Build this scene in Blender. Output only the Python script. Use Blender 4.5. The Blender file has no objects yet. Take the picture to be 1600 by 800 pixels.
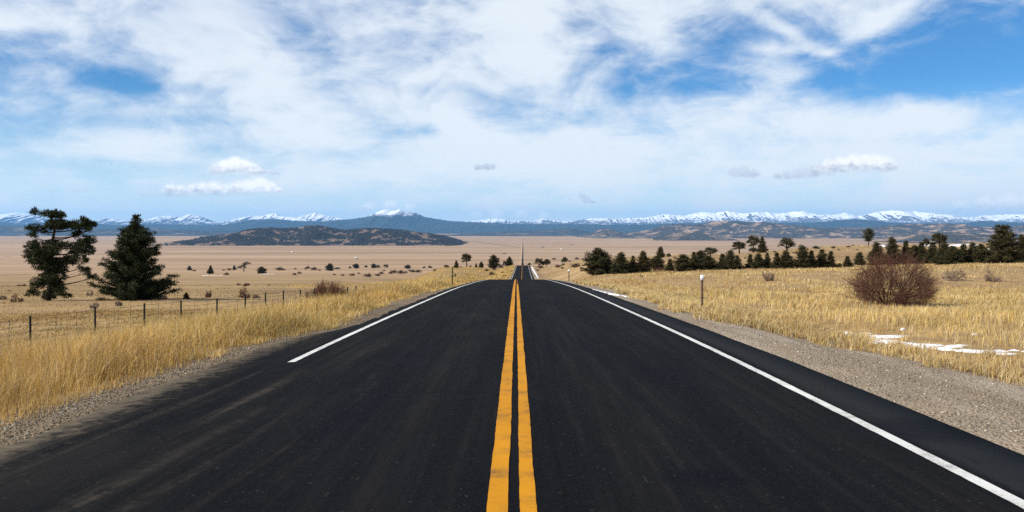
import bpy, math, random
import numpy as np
from mathutils import Vector

S = bpy.context.scene
COL = S.collection
R = math.radians
F = 1500.0            # focal length in photo pixels (photo 1600 wide)
HY = 357.0            # photo row of the true horizon
CAMZ = 1.70

# ------------------------------------------------------------------ camera
cd = bpy.data.cameras.new('camera'); cam = bpy.data.objects.new('camera', cd); COL.objects.link(cam)
cam.location = (0, 0, CAMZ); cam.rotation_euler = (R(90), 0, 0)
cd.sensor_width = 36; cd.lens = 36 * F / 1600; cd.shift_y = -(400 - HY) / 1600
cd.clip_start = 0.1; cd.clip_end = 400000
S.camera = cam

# ------------------------------------------------------------------ exposure, sun, sky
S.view_settings.view_transform = 'Standard'; S.view_settings.look = 'None'
S.view_settings.exposure = 0.45; S.view_settings.gamma = 1; S.view_settings.use_curve_mapping = False
S.render.engine = 'CYCLES'
S.cycles.use_denoising = False
S.cycles.max_bounces = 5; S.cycles.diffuse_bounces = 3; S.cycles.volume_bounces = 1; S.cycles.transparent_max_bounces = 8
SUN_EL = 33.0
sx, sy = -0.94, -0.34
SUN_AZ = math.atan2(sx, sy)
sdir = Vector((math.sin(SUN_AZ) * math.cos(R(SUN_EL)), math.cos(SUN_AZ) * math.cos(R(SUN_EL)), math.sin(R(SUN_EL))))
ld = bpy.data.lights.new('sun', 'SUN'); sun = bpy.data.objects.new('sun', ld); COL.objects.link(sun)
ld.energy = 5.0; ld.angle = R(0.5); ld.color = (1.0, 0.94, 0.85)
sun.rotation_euler = sdir.to_track_quat('Z', 'Y').to_euler()


class NT:
    """small helper that wires nodes from python expressions"""
    def __init__(s, tree): s.t = tree; s.n = tree.nodes; s.l = tree.links
    def new(s, typ, **kw):
        n = s.n.new(typ)
        for k, v in kw.items(): setattr(n, k, v)
        return n
    def put(s, sock, v):
        if isinstance(v, bpy.types.NodeSocket): s.l.new(v, sock)
        elif v is not None: sock.default_value = v
    def m(s, op, a, b=None, c=None, clamp=False):
        n = s.new('ShaderNodeMath', operation=op, use_clamp=clamp)
        s.put(n.inputs[0], a)
        if b is not None: s.put(n.inputs[1], b)
        if c is not None: s.put(n.inputs[2], c)
        return n.outputs[0]
    def add(s, a, b): return s.m('ADD', a, b)
    def sub(s, a, b): return s.m('SUBTRACT', a, b)
    def mul(s, a, b): return s.m('MULTIPLY', a, b)
    def smooth(s, v, lo, hi, a=0.0, b=1.0):
        n = s.new('ShaderNodeMapRange', interpolation_type='SMOOTHSTEP')
        s.put(n.inputs[0], v)
        for i, x in zip((1, 2, 3, 4), (lo, hi, a, b)): s.put(n.inputs[i], x)
        return n.outputs[0]
    def lin(s, v, lo, hi, a=0.0, b=1.0):
        n = s.new('ShaderNodeMapRange'); s.put(n.inputs[0], v)
        for i, x in zip((1, 2, 3, 4), (lo, hi, a, b)): s.put(n.inputs[i], x)
        return n.outputs[0]
    def mix(s, f, a, b, blend='MIX'):
        n = s.new('ShaderNodeMix', data_type='RGBA', blend_type=blend)
        s.put(n.inputs[0], f)
        for i, x in ((6, a), (7, b)):
            if isinstance(x, tuple) and len(x) == 3: x = x + (1,)
            s.put(n.inputs[i], x)
        return n.outputs[2]
    def sep(s, v):
        n = s.new('ShaderNodeSeparateXYZ'); s.put(n.inputs[0], v); return n.outputs
    def comb(s, x, y, z=0.0):
        n = s.new('ShaderNodeCombineXYZ')
        for i, v in enumerate((x, y, z)): s.put(n.inputs[i], v)
        return n.outputs[0]
    def vscale(s, v, sc):
        n = s.new('ShaderNodeVectorMath', operation='MULTIPLY'); s.put(n.inputs[0], v); n.inputs[1].default_value = sc; return n.outputs[0]
    def noise(s, v, scale, detail=4, rough=.55, dist=0.0, lac=2.0):
        n = s.new('ShaderNodeTexNoise'); s.put(n.inputs['Vector'], v); n.inputs['Scale'].default_value = scale
        n.inputs['Detail'].default_value = detail; n.inputs['Roughness'].default_value = rough
        n.inputs['Distortion'].default_value = dist; n.inputs['Lacunarity'].default_value = lac
        return n.outputs[0]
    def vor(s, v, scale, feature='F1', out=0, rnd=1.0):
        n = s.new('ShaderNodeTexVoronoi', feature=feature); s.put(n.inputs['Vector'], v); n.inputs['Scale'].default_value = scale
        n.inputs['Randomness'].default_value = rnd
        return n.outputs[out]
    def attr(s, name):
        n = s.new('ShaderNodeAttribute', attribute_name=name); return n.outputs


# ---- world: Nishita sky with a high cloud deck laid out by direction (azimuth, elevation)
W = bpy.data.worlds.new('World'); S.world = W; W.use_nodes = True
W.cycles.sampling_method = 'MANUAL'; W.cycles.sample_map_resolution = 512
t = NT(W.node_tree); t.n.clear()
sky = t.new('ShaderNodeTexSky', sky_type='NISHITA', sun_disc=False, sun_elevation=R(SUN_EL), sun_rotation=SUN_AZ % (2 * math.pi),
            altitude=2900, air_density=1.0, dust_density=0.6, ozone_density=2.2)
dirv = t.new('ShaderNodeTexCoord').outputs['Generated']
dx, dy, dz = t.sep(dirv)
az = t.m('ARCTAN2', dx, dy); el = t.m('ARCSINE', dz)
elc = t.m('MAXIMUM', dz, 0.0)
inv = t.m('DIVIDE', 1.0, t.add(elc, 0.045))
plane = t.comb(t.mul(dx, inv), t.mul(dy, inv), 0.0)
warp = t.noise(plane, 0.35, 2, .5)
pl2 = t.comb(t.add(t.mul(dx, inv), t.mul(warp, 1.6)), t.add(t.mul(t.mul(dy, inv), 0.75), t.mul(warp, 1.0)), 3.7)
n1 = t.noise(pl2, 0.42, 7, .56, 0.35)
n2 = t.noise(pl2, 1.5, 7, .60, 0.5)
n3 = t.noise(t.comb(t.mul(az, 9.0), t.mul(el, 17.0), 1.3), 1.0, 8, .56, 0.5)
n4 = t.noise(t.comb(t.add(t.mul(az, 24.0), t.mul(n3, 2.0)), t.mul(el, 44.0), 7.7), 1.0, 7, .58, 0.4)
cov = t.add(t.add(t.mul(t.sub(n1, .5), 1.0), t.mul(t.sub(n2, .5), .55)), t.add(t.mul(t.sub(n3, .5), 2.1), t.mul(t.sub(n4, .5), .95)))


def blob(px, py, rx, ry, amp, rot=0.0, soft=1.0):
    """gaussian patch of more (amp>0) or less (amp<0) cloud around a direction"""
    a0 = math.atan((px - 800) / F); e0 = math.atan((HY - py) / F * math.cos(a0))
    u = t.sub(az, a0); v = t.sub(el, e0)
    c, s_ = math.cos(rot), math.sin(rot)
    uu = t.mul(t.add(t.mul(u, c), t.mul(v, s_)), F / rx); vv = t.mul(t.sub(t.mul(v, c), t.mul(u, s_)), F / ry)
    q = t.add(t.mul(uu, uu), t.mul(vv, vv))
    return t.mul(t.m('EXPONENT', t.mul(q, -1.0)), amp)


BL = [  # direction patches: px, py, rx, ry, amp, rot
    (205, 128, 75, 28, -.66, -.1), (430, 20, 240, 50, .22, 0), (820, 60, 110, 40, .15, 0), (150, 190, 120, 14, -.42, 0), (20, 205, 90, 16, -.35, 0), (330, 190, 80, 10, -.30, 0),
    (1520, 60, 190, 100, -.74, 0), (1180, 60, 130, 50, -.55, -.2), (1075, 130, 90, 34, -.50, -.2), (1390, 130, 140, 28, -.50, 0),
    (1600, 115, 130, 34, -.25, 0), (885, 50, 45, 22, -.45, .4), (650, 30, 60, 18, -.25, .3),
    (780, 182, 75, 22, -.55, -.2), (900, 185, 60, 14, -.35, 0), (620, 205, 110, 13, -.40, 0), (130, 262, 240, 20, -.40, 0), (540, 240, 120, 15, -.40, 0),
    (300, 312, 260, 15, -.35, 0), (60, 55, 100, 20, -.22, .2), (680, 290, 200, 12, -.22, 0), (1000, 300, 200, 10, -.12, 0),
    (1020, 60, 45, 34, .40, -.5), (1250, 60, 90, 11, .55, -.55), (1350, 48, 70, 13, .40, .5), (1195, 74, 55, 10, .45, -.1), (1240, 115, 60, 24, .50, -.2),
    (1560, 148, 110, 13, .40, .1), (330, 150, 130, 60, .22, 0), (640, 110, 240, 70, .20, 0), (100, 120, 80, 50, .12, 0), (1250, 215, 480, 52, .42, 0),
    (1450, 185, 240, 24, .30, 0), (900, 255, 480, 36, .25, 0), (500, 215, 110, 13, .28, 0), (700, 205, 40, 26, .40, 0), (190, 225, 100, 16, .30, 0),
    (60, 242, 100, 12, .25, 0), (700, 15, 420, 40, .10, 0), (180, 40, 240, 50, .15, 0),
]
bias = None
for b in BL:
    o = blob(*b); bias = o if bias is None else t.add(bias, o)
tot = t.add(t.add(cov, t.mul(bias, .85)), 0.20)
mask = t.smooth(tot, -0.46, 0.64)
mask = t.mul(mask, t.lin(el, 0.0, 0.03, 0.55, 1.0))
lowhaze = t.smooth(el, 0.0, 0.15, 0.85, 0.0)
thick = t.smooth(tot, 0.25, 0.95)
under = t.mul(t.mul(t.smooth(el, 0.10, 0.24), t.smooth(az, 0.30, -0.30, .35, 1.0)), t.smooth(n3, .66, .40))
greyn = t.mul(under, .75)
cl_col = t.mix(greyn, (0.655, 0.70, 0.735), (0.45, 0.515, 0.635))
SKY_STR = 0.10
skyc = t.mix(1.0, sky.outputs[0], (SKY_STR * 0.32, SKY_STR * 0.66, SKY_STR * 0.88), 'MULTIPLY')
c0 = t.mix(lowhaze, skyc, (0.60, 0.71, 0.74))
c1 = t.mix(t.mul(mask, .93), c0, cl_col)


U = t.mul(az, F); V = t.mul(el, F)
w1 = t.noise(t.comb(t.mul(U, 1 / 13), t.mul(V, 1 / 9), 2.0), 1.0, 5, .62)
w2 = t.noise(t.comb(t.mul(U, 1 / 11), t.mul(V, 1 / 9), 9.0), 1.0, 5, .62)
UW = t.add(U, t.mul(t.sub(w1, .5), 17.0)); VW = t.add(V, t.mul(t.sub(w2, .5), 12.0))


def cumulus(col, discs, base, height, dens=1.0, top=(.93, .93, .93), bot=(.42, .46, .55)):
    """heap cloud: union of ragged puffs, bright crowns, greyer flat foot"""
    f = None
    for px, py, r_ in discs:
        a0 = math.atan((px - 800) / F); e0 = math.atan((HY - py) / F * math.cos(a0))
        u = t.mul(t.sub(UW, a0 * F), 1 / (r_ * 1.28)); v = t.mul(t.sub(VW, e0 * F), 1 / (r_ * 1.02))
        g = t.sub(1.0, t.m('SQRT', t.add(t.mul(u, u), t.mul(v, v))))
        f = g if f is None else t.m('SMOOTH_MAX', f, g, .30)
    vb = t.mul(t.sub(VW, HY - base), 1 / height)
    k = t.mul(t.mul(t.smooth(f, -.06, .58), t.smooth(vb, -.36, .26)), dens)
    lit = t.smooth(t.add(vb, t.mul(t.sub(w1, .5), 1.3)), -.20, .60)
    return t.mix(k, col, t.mix(lit, tuple(z * .78 for z in bot), tuple(z * .90 for z in top)))


c1 = cumulus(c1, [(228, 303, 9), (246, 305, 10), (262, 306, 7)], 310, 14, .5, (.66, .71, .79), (.60, .65, .73))
c1 = cumulus(c1, [(410, 269, 8), (425, 270, 6), (434, 271, 4)], 274, 9, .75, (.66, .70, .77), (.52, .57, .66))
c1 = cumulus(c1, [(340, 267, 12), (353, 261, 15), (368, 257, 15), (381, 259, 13), (393, 265, 11), (403, 268, 8)], 273, 24, .96, (.95, .95, .95), (.58, .61, .68))
c1 = cumulus(c1, [(266, 298, 12), (282, 298, 11), (299, 297, 11), (317, 295, 12), (334, 294, 13), (352, 297, 11), (370, 294, 12), (388, 292, 13), (405, 288, 14), (420, 292, 11), (434, 296, 7)], 306, 25, .96, (.95, .95, .95), (.54, .58, .66))
c1 = cumulus(c1, [(1215, 275, 7), (1232, 274, 9), (1250, 272, 11), (1268, 270, 11)], 281, 14, .75, (.60, .64, .72), (.44, .49, .58))
c1 = cumulus(c1, [(1278, 267, 11), (1296, 262, 14), (1314, 257, 14), (1332, 255, 15), (1350, 254, 15), (1368, 254, 15), (1384, 257, 13), (1394, 260, 8)], 273, 30, .96, (.92, .92, .93), (.42, .46, .55))
c1 = cumulus(c1, [(1147, 268, 9), (1162, 269, 11), (1178, 272, 9)], 280, 16, .75, (.58, .62, .70), (.42, .47, .57))
c1 = cumulus(c1, [(747, 262, 6), (759, 261, 7), (770, 261, 6)], 266, 10, .8, (.50, .55, .64), (.38, .43, .53))
c1 = cumulus(c1, [(909, 307, 6), (916, 312, 7), (925, 316, 5)], 320, 14, .7, (.54, .59, .68), (.46, .51, .61))
c1 = cumulus(c1, [(212, 181, 9), (226, 181, 9)], 186, 12, .5, (.62, .66, .74), (.50, .55, .65))
c1 = cumulus(c1, [(80, 300, 6), (118, 300, 8), (132, 300, 6)], 304, 10, .6, (.68, .72, .79), (.58, .63, .71))
c1 = cumulus(c1, [(1519, 265, 6)], 268, 6, .6, (.52, .57, .66), (.44, .49, .59))
c1 = cumulus(c1, [(1500, 325, 14), (1540, 322, 16), (1575, 318, 16), (1600, 320, 14)], 330, 20, .6, (.90, .92, .95), (.64, .70, .78))
c1 = cumulus(c1, [(575, 325, 10), (610, 322, 12), (640, 325, 9)], 330, 16, .5, (.92, .93, .95), (.72, .78, .86))
c1 = cumulus(c1, [(745, 338, 9), (775, 336, 11), (815, 337, 11), (850, 338, 9)], 342, 14, .5, (.92, .93, .95), (.74, .80, .87))
bg = t.new('ShaderNodeBackground'); t.put(bg.inputs[0], c1); bg.inputs[1].default_value = 1.0
out = t.new('ShaderNodeOutputWorld'); t.l.new(bg.outputs[0], out.inputs[0])

# ------------------------------------------------------------------ numeric helpers
rng = np.random.default_rng(7)
random.seed(7)


def pchip(xs, ys):
    xs = np.asarray(xs, float); ys = np.asarray(ys, float)
    h = np.diff(xs); d = np.diff(ys) / h
    m = np.zeros(len(xs)); m[0] = d[0]; m[-1] = d[-1]
    for i in range(1, len(xs) - 1):
        if d[i - 1] * d[i] > 0:
            w1, w2 = 2 * h[i] + h[i - 1], h[i] + 2 * h[i - 1]
            m[i] = (w1 + w2) / (w1 / d[i - 1] + w2 / d[i])

    def f(x):
        x = np.clip(np.asarray(x, float), xs[0], xs[-1])
        i = np.clip(np.searchsorted(xs, x) - 1, 0, len(xs) - 2)
        q = (x - xs[i]) / h[i]
        return ((2 * q**3 - 3 * q**2 + 1) * ys[i] + (q**3 - 2 * q**2 + q) * h[i] * m[i]
                + (-2 * q**3 + 3 * q**2) * ys[i + 1] + (q**3 - q**2) * h[i] * m[i + 1])
    return f


def sstep(a, b, x):
    q = np.clip((x - a) / (b - a), 0, 1); return q * q * (3 - 2 * q)


def hash2(i, j, seed):
    n = (i.astype(np.int64) * 374761393 + j.astype(np.int64) * 668265263 + seed * 1274126177) & 0x7fffffff
    n = ((n ^ (n >> 13)) * 1274126177) & 0x7fffffff
    return ((n ^ (n >> 16)) & 0xffff) / 65535.0


def vnoise(x, y, seed=0):
    x = np.asarray(x, float); y = np.asarray(y, float)
    i = np.floor(x).astype(np.int64); j = np.floor(y).astype(np.int64)
    fx = x - i; fy = y - j; fx = fx * fx * (3 - 2 * fx); fy = fy * fy * (3 - 2 * fy)
    return ((hash2(i, j, seed) * (1 - fx) + hash2(i + 1, j, seed) * fx) * (1 - fy)
            + (hash2(i, j + 1, seed) * (1 - fx) + hash2(i + 1, j + 1, seed) * fx) * fy)


def fbm(x, y, o=4, seed=0, gain=.5):
    a, s, tot = 1.0, 0.0, 0.0
    for k in range(o):
        s = s + a * vnoise(x * 2**k, y * 2**k, seed + 17 * k); tot += a; a *= gain
    return s / tot


def ridged(x, y, o=4, seed=0, gain=.5):
    a, s, tot = 1.0, 0.0, 0.0
    for k in range(o):
        s = s + a * (1 - np.abs(2 * vnoise(x * 2**k, y * 2**k, seed + 17 * k) - 1)); tot += a; a *= gain
    return s / tot


# ------------------------------------------------------------------ terrain: drop below the camera's level
road_drop = pchip([-40, 0, 6.3, 14.6, 20.6, 27, 53.6, 77, 100, 120, 150, 200, 250, 315, 430, 560, 640, 800, 1000, 1500, 2200, 3400, 6000, 10000, 31000, 90000],
                  [1.30, 1.70, 1.80, 1.99, 2.17, 2.38, 3.33, 4.32, 5.37, 6.36, 8.3, 11.6, 14.2, 16.5, 19.2, 21.65, 25, 37, 50, 75, 100, 132, 178, 207, 209, 210])
road_x = pchip([-40, 0, 20, 60, 100, 130, 200, 315, 560, 3400, 9000, 90000], [-.3, -.02, .07, .25, .45, .65, 1.65, 3.2, 6.05, 37, 101, 1000])
P = [(60, 6.0), (90, 7.15), (110, 8.1), (150, 10.2), (180, 11.9), (250, 15.2), (300, 18), (550, 30), (800, 40), (1000, 48), (1500, 68), (2200, 95), (3600, 139), (6000, 180), (10000, 207), (31000, 209), (90000, 210)]
FAR = [p for p in P if p[0] >= 1500]
AZ = [(-600, P), (0, P), (450, P), (630, P),
      (700, [(60, 5.6), (110, 7.9), (180, 11.6), (300, 16.4), (450, 18.7), (560, 22.6), (700, 33), (1000, 50)] + FAR),
      (780, [(60, 5.0), (110, 7.4), (180, 11.2), (300, 15.6), (450, 18.0), (560, 21.2), (700, 32), (1000, 50)] + FAR),
      (850, [(60, 4.0), (110, 6.1), (200, 10.2), (300, 13.8), (420, 14.8), (520, 17.5), (700, 33), (1000, 50)] + FAR),
      (930, [(60, 3.9), (110, 5.9), (150, 7.4), (200, 9.4), (300, 11.4), (420, 13.6), (520, 17), (700, 35), (1000, 52)] + FAR),
      (1100, [(60, 3.9), (110, 5.3), (200, 8.5), (300, 9.7), (380, 10.8), (450, 13), (700, 38), (1000, 55)] + FAR),
      (1330, [(60, 3.8), (110, 5.1), (170, 7.1), (200, 8.0), (300, 6.9), (400, 7.3), (500, 9.6), (600, 14), (800, 40), (1000, 55)] + FAR),
      (1600, [(60, 3.6), (110, 4.6), (200, 6.9), (300, 5.9), (420, 6.5), (550, 9.0), (700, 20), (1000, 50)] + FAR),
      (2600, [(60, 3.6), (110, 4.6), (200, 6.9), (300, 5.9), (420, 6.5), (550, 9.0), (700, 20), (1000, 50)] + FAR)]
AZF = [(px, pchip(*zip(*pts))) for px, pts in AZ]
cs = pchip([-400, -60, -30, -20, -15, -10, -7, -5.6, -4.2, 0, 4.2, 6.5, 8.5, 11, 18, 30, 80, 400],
           [4.5, 3.2, 2.4, 2.2, 1.85, .95, .38, .17, .08, .0, .07, .22, .42, .36, .5, .6, 1.0, 2.0])


def drop(X, Y):
    X = np.asarray(X, float); Y = np.asarray(Y, float)
    lat = X - road_x(Y)
    near = road_drop(Y) + cs(lat)
    Yc = np.maximum(Y, 30)
    px = 800 + F * X / Yc
    azd = np.zeros(np.broadcast(X, Y).shape)
    azd = azd + AZF[0][1](Yc)
    for (p0, f0), (p1, f1) in zip(AZF[:-1], AZF[1:]):
        w = sstep(p0, p1, px)
        azd = np.where(px > p0, f0(Yc) * (1 - w) + f1(Yc) * w, azd)
    al = np.abs(lat)
    w = sstep(50, 120, Y) * sstep(6, 6 + np.maximum(12, .06 * Y), al)
    d = near * (1 - w) + azd * w
    und = (fbm(X / 9, Y / 9, 3, 3) - .5) * .35 + (fbm(X / 60, Y / 60, 3, 5) - .5) * np.clip(Y / 150, .2, 2.0)
    return d + und * sstep(6, 14, al)


def gz(x, y): return float(CAMZ - drop(np.array([x]), np.array([y]))[0])


def edge_l(Y):   # asphalt's left edge: a turnout widens it near the camera
    Y = np.asarray(Y, float)
    return -3.72 - .75 * (1 - sstep(17, 24, Y)) - .55 * (1 - sstep(-4, 9, Y)) + (fbm(Y * .9, Y * 0 + 2.2, 3, 11) - .5) * .28


def edge_r(Y):
    Y = np.asarray(Y, float)
    return 4.18 + (fbm(Y * .35, Y * 0 + 7.2, 3, 12) - .5) * .08


def road_z(lat, Y): return CAMZ - road_drop(Y) - .006 * np.abs(lat) - .03 * np.clip(-lat - 3.3, 0, 3)


def ground_z(X, Y):
    lat = X - road_x(Y)
    g = CAMZ - drop(X, Y)
    L, Rr = edge_l(Y), edge_r(Y)
    rz = road_z(lat, Y)
    out = np.maximum(L - lat, lat - Rr)              # metres outside the asphalt
    w = sstep(0.0, 2.2, out)
    g = (rz - .02) * (1 - w) + g * w
    low = .05 + .00012 * np.maximum(Y, 0)
    g = np.where(out < -.25, rz - low, g)
    g = np.where((out >= -.25) & (out < 0), rz - .02 - (low - .02) * (-out / .25), g)
    return g


def at(px, py, lo=20.0, hi=30000.0):
    """first ground point that the sight line of photo pixel (px,py) meets"""
    Y = np.exp(np.linspace(math.log(lo), math.log(hi), 4000)); X = (px - 800) / F * Y
    yy = HY + F * drop(X, Y) / Y
    k = np.where(yy <= py)[0]
    i = int(k[0]) if len(k) else int(np.argmin(yy))
    return float(X[i]), float(Y[i])


# ------------------------------------------------------------------ mesh helpers
def link(name, me, mat=None, parent=None, smooth=False):
    o = bpy.data.objects.new(name, me); COL.objects.link(o)
    if mat: me.materials.append(mat)
    if parent: o.parent = parent
    if smooth: me.polygons.foreach_set('use_smooth', [True] * len(me.polygons))
    return o


def mesh(name, V, quads=None, tris=None):
    me = bpy.data.meshes.new(name)
    V = np.asarray(V, np.float32)
    loops, starts, tot = [], [], 0
    nq = 0 if quads is None else len(quads); nt_ = 0 if tris is None else len(tris)
    if nq: loops.append(np.asarray(quads, np.int32).ravel())
    if nt_: loops.append(np.asarray(tris, np.int32).ravel())
    loops = np.concatenate(loops)
    starts = np.concatenate([np.arange(nq) * 4, nq * 4 + np.arange(nt_) * 3]).astype(np.int32)
    me.vertices.add(len(V)); me.vertices.foreach_set('co', V.ravel())
    me.loops.add(len(loops)); me.loops.foreach_set('vertex_index', loops)
    me.polygons.add(nq + nt_); me.polygons.foreach_set('loop_start', starts)
    me.update(calc_edges=True)
    return me


def add_attr(me, name, cols):
    a = me.attributes.new(name, 'FLOAT_COLOR', 'POINT')
    c = np.ones((len(cols), 4), np.float32); c[:, :cols.shape[1]] = cols
    a.data.foreach_set('color', c.ravel())


def grid_quads(nr, nc):
    i = np.arange(nr - 1)[:, None] * nc + np.arange(nc - 1)[None, :]
    i = i.ravel(); return np.stack([i, i + 1, i + nc + 1, i + nc], 1)


class MB:
    def __init__(s): s.v = []; s.q = []; s.t = []; s.n = 0
    def raw(s, V, q=None, t=None):
        V = np.asarray(V, float)
        if q is not None and len(q): s.q.append(np.asarray(q) + s.n)
        if t is not None and len(t): s.t.append(np.asarray(t) + s.n)
        s.v.append(V); s.n += len(V)
    def tube(s, pts, rad, k=6, cap=True):
        pts = np.asarray(pts, float); n = len(pts); rad = np.broadcast_to(rad, (n,))
        tan = np.gradient(pts, axis=0); tan /= np.linalg.norm(tan, axis=1)[:, None] + 1e-9
        ref = np.where(np.abs(tan[:, 2:3]) > .9, np.array([[1., 0, 0]]), np.array([[0., 0, 1]]))
        a = np.cross(tan, ref); a /= np.linalg.norm(a, axis=1)[:, None] + 1e-9; b = np.cross(tan, a)
        th = np.linspace(0, 2 * np.pi, k, endpoint=False)
        V = (pts[:, None] + rad[:, None, None] * (np.cos(th)[None, :, None] * a[:, None] + np.sin(th)[None, :, None] * b[:, None])).reshape(-1, 3)
        q = [(i * k + j, i * k + (j + 1) % k, (i + 1) * k + (j + 1) % k, (i + 1) * k + j) for i in range(n - 1) for j in range(k)]
        tr = []
        if cap:
            V = np.vstack([V, pts[-1:], pts[:1]]); c = n * k
            tr = [((n - 1) * k + j, (n - 1) * k + (j + 1) % k, c) for j in range(k)] + [((j + 1) % k, j, c + 1) for j in range(k)]
        s.raw(V, q, tr)
    def box(s, c, d):
        c = np.asarray(c, float); d = np.asarray(d, float) / 2
        V = np.array([[x, y, z] for x in (-1, 1) for y in (-1, 1) for z in (-1, 1)]) * d + c
        s.raw(V, [(0, 1, 3, 2), (4, 6, 7, 5), (0, 4, 5, 1), (2, 3, 7, 6), (0, 2, 6, 4), (1, 5, 7, 3)])
    def data(s):
        return np.vstack(s.v), (np.vstack(s.q) if s.q else None), (np.vstack(s.t) if s.t else None)
    def build(s, name, mat, parent=None, smooth=False):
        return link(name, mesh(name, *s.data()), mat, parent, smooth)


def tag(o, label=None, cat=None, group=None, kind=None):
    for k, v in (('label', label), ('category', cat), ('group', group), ('kind', kind)):
        if v: o[k] = v
    return o


def empty(name, loc, rz=0.0, sc=1.0):
    o = bpy.data.objects.new(name, None); COL.objects.link(o)
    o.location = loc; o.rotation_euler = (0, 0, rz); o.scale = (sc,) * 3 if not isinstance(sc, tuple) else sc
    o.empty_display_size = .2
    return o


def copy_tree(root):
    r = root.copy(); COL.objects.link(r)
    for ch in list(root.children):
        c = ch.copy(); COL.objects.link(c); c.parent = r
        for g in list(ch.children):
            d = g.copy(); COL.objects.link(d); d.parent = c
    return r


# ------------------------------------------------------------------ materials
def mat(name):
    m = bpy.data.materials.new(name); m.use_nodes = True
    q = NT(m.node_tree); q.n.clear()
    o = q.new('ShaderNodeOutputMaterial'); p = q.new('ShaderNodeBsdfPrincipled'); q.l.new(p.outputs[0], o.inputs[0])
    p.inputs['Roughness'].default_value = .85
    p.inputs['Specular IOR Level'].default_value = .08
    q.p = p; q.o = o; m['x'] = 0
    return m, q


def bump(q, h, strength, dist):
    b = q.new('ShaderNodeBump'); q.put(b.inputs['Height'], h); b.inputs['Strength'].default_value = strength; b.inputs['Distance'].default_value = dist
    q.l.new(b.outputs[0], q.p.inputs['Normal'])


def simple(name, col, rough=.8, nscale=8.0, var=.3, spec=.2):
    m, q = mat(name)
    tc = q.new('ShaderNodeTexCoord').outputs['Object']
    n = q.noise(tc, nscale, 5)
    c = q.mix(n, tuple(x * (1 - var) for x in col), tuple(min(1, x * (1 + var)) for x in col))
    q.put(q.p.inputs['Base Color'], c); q.p.inputs['Roughness'].default_value = rough; q.p.inputs['Specular IOR Level'].default_value = spec
    return m


# ground
M_GROUND, q = mat('ground')
pos = q.new('ShaderNodeNewGeometry').outputs['Position']
zr, zg_, zb = q.new('ShaderNodeSeparateColor').outputs, None, None
sc_ = [n for n in q.n if n.bl_idname == 'ShaderNodeSeparateColor'][0]
q.l.new(q.attr('zone')[0], sc_.inputs[0]); zr, zg_, zb = sc_.outputs[0], sc_.outputs[1], sc_.outputs[2]
nA = q.noise(pos, .12, 5, .6); nB = q.noise(pos, .9, 5, .65); nC = q.noise(pos, 7.0, 5, .7); nD = q.noise(pos, 40.0, 3, .7)
straw = q.mix(q.smooth(nB, .3, .7), (.28, .175, .070), (.40, .275, .12))
brown = q.mix(nC, (.16, .10, .055), (.33, .23, .13))
field = q.mix(q.smooth(q.add(q.mul(nA, .6), q.mul(nB, .5)), .42, .66), brown, straw)
field = q.mix(q.mul(q.smooth(nC, .45, .75), .5), field, (.20, .13, .075))
# mid distance and far plain
pm = q.vscale(pos, (.010, .030, 0)); nM = q.noise(pm, 1.0, 6, .6)
nMs = q.noise(q.vscale(pos, (.05, .12, 0)), 1.0, 5, .65)
mid = q.mix(q.smooth(nM, .35, .65), (.21, .138, .070), (.33, .225, .115))
mid = q.mix(q.mul(q.smooth(nMs, .5, .7), .55), mid, (.15, .10, .055))
pf = q.vscale(pos, (.00025, .0011, 0)); nF = q.noise(pf, 1.0, 7, .62)
nF2 = q.noise(q.vscale(pos, (.0022, .0075, 0)), 1.0, 5, .6)
far = q.mix(q.smooth(nF, .3, .7), (.262, .166, .096), (.405, .278, .170))
far = q.mix(q.mul(q.smooth(nF2, .52, .72), .45), far, (.18, .122, .082))
col = q.mix(zg_, far, q.mix(zb, mid, field))
# gravel
v1 = q.vor(pos, 26.0, 'F1', 1); vd = q.vor(pos, 26.0, 'F1', 0); v2 = q.vor(pos, 60.0, 'F1', 1)
gsep = q.new('ShaderNodeSeparateColor'); q.l.new(v1, gsep.inputs[0])
gsep2 = q.new('ShaderNodeSeparateColor'); q.l.new(v2, gsep2.inputs[0])
grav = q.mix(gsep.outputs[0], (.17, .130, .088), (.32, .265, .20))
grav = q.mix(q.mul(q.smooth(gsep2.outputs[1], .3, .9), .6), grav, (.27, .20, .14))
grav = q.mix(q.smooth(nB, .4, .7), grav, q.mix(.55, grav, (.36, .27, .18)))
grav = q.mix(q.mul(q.smooth(nC, .55, .72), .6), grav, (.16, .12, .085))
px_, py_, pz_ = q.sep(pos)
rut = q.noise(q.vscale(pos, (1.3, .12, 0)), 1.0, 5, .65)
grav = q.mix(q.mul(q.smooth(rut, .47, .66), .55), grav, (.42, .355, .28))
grav = q.mix(q.mul(q.smooth(rut, .47, .30), .60), grav, (.20, .145, .09))
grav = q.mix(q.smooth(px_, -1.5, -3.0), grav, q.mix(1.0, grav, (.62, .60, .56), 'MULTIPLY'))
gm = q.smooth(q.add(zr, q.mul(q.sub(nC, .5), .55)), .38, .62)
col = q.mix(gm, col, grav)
lit_ = q.mul(q.mul(q.smooth(zr, .04, .35), q.smooth(zr, .98, .65)), q.smooth(nC, .46, .60))
col = q.mix(q.mul(lit_, .7), col, (.14, .065, .035))
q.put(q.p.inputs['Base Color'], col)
hh = q.add(q.mul(nC, .6), q.add(q.mul(nD, .3), q.mul(q.mul(gm, vd), -.7)))
bump(q, hh, .8, .05)
q.p.inputs['Roughness'].default_value = .95

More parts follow.
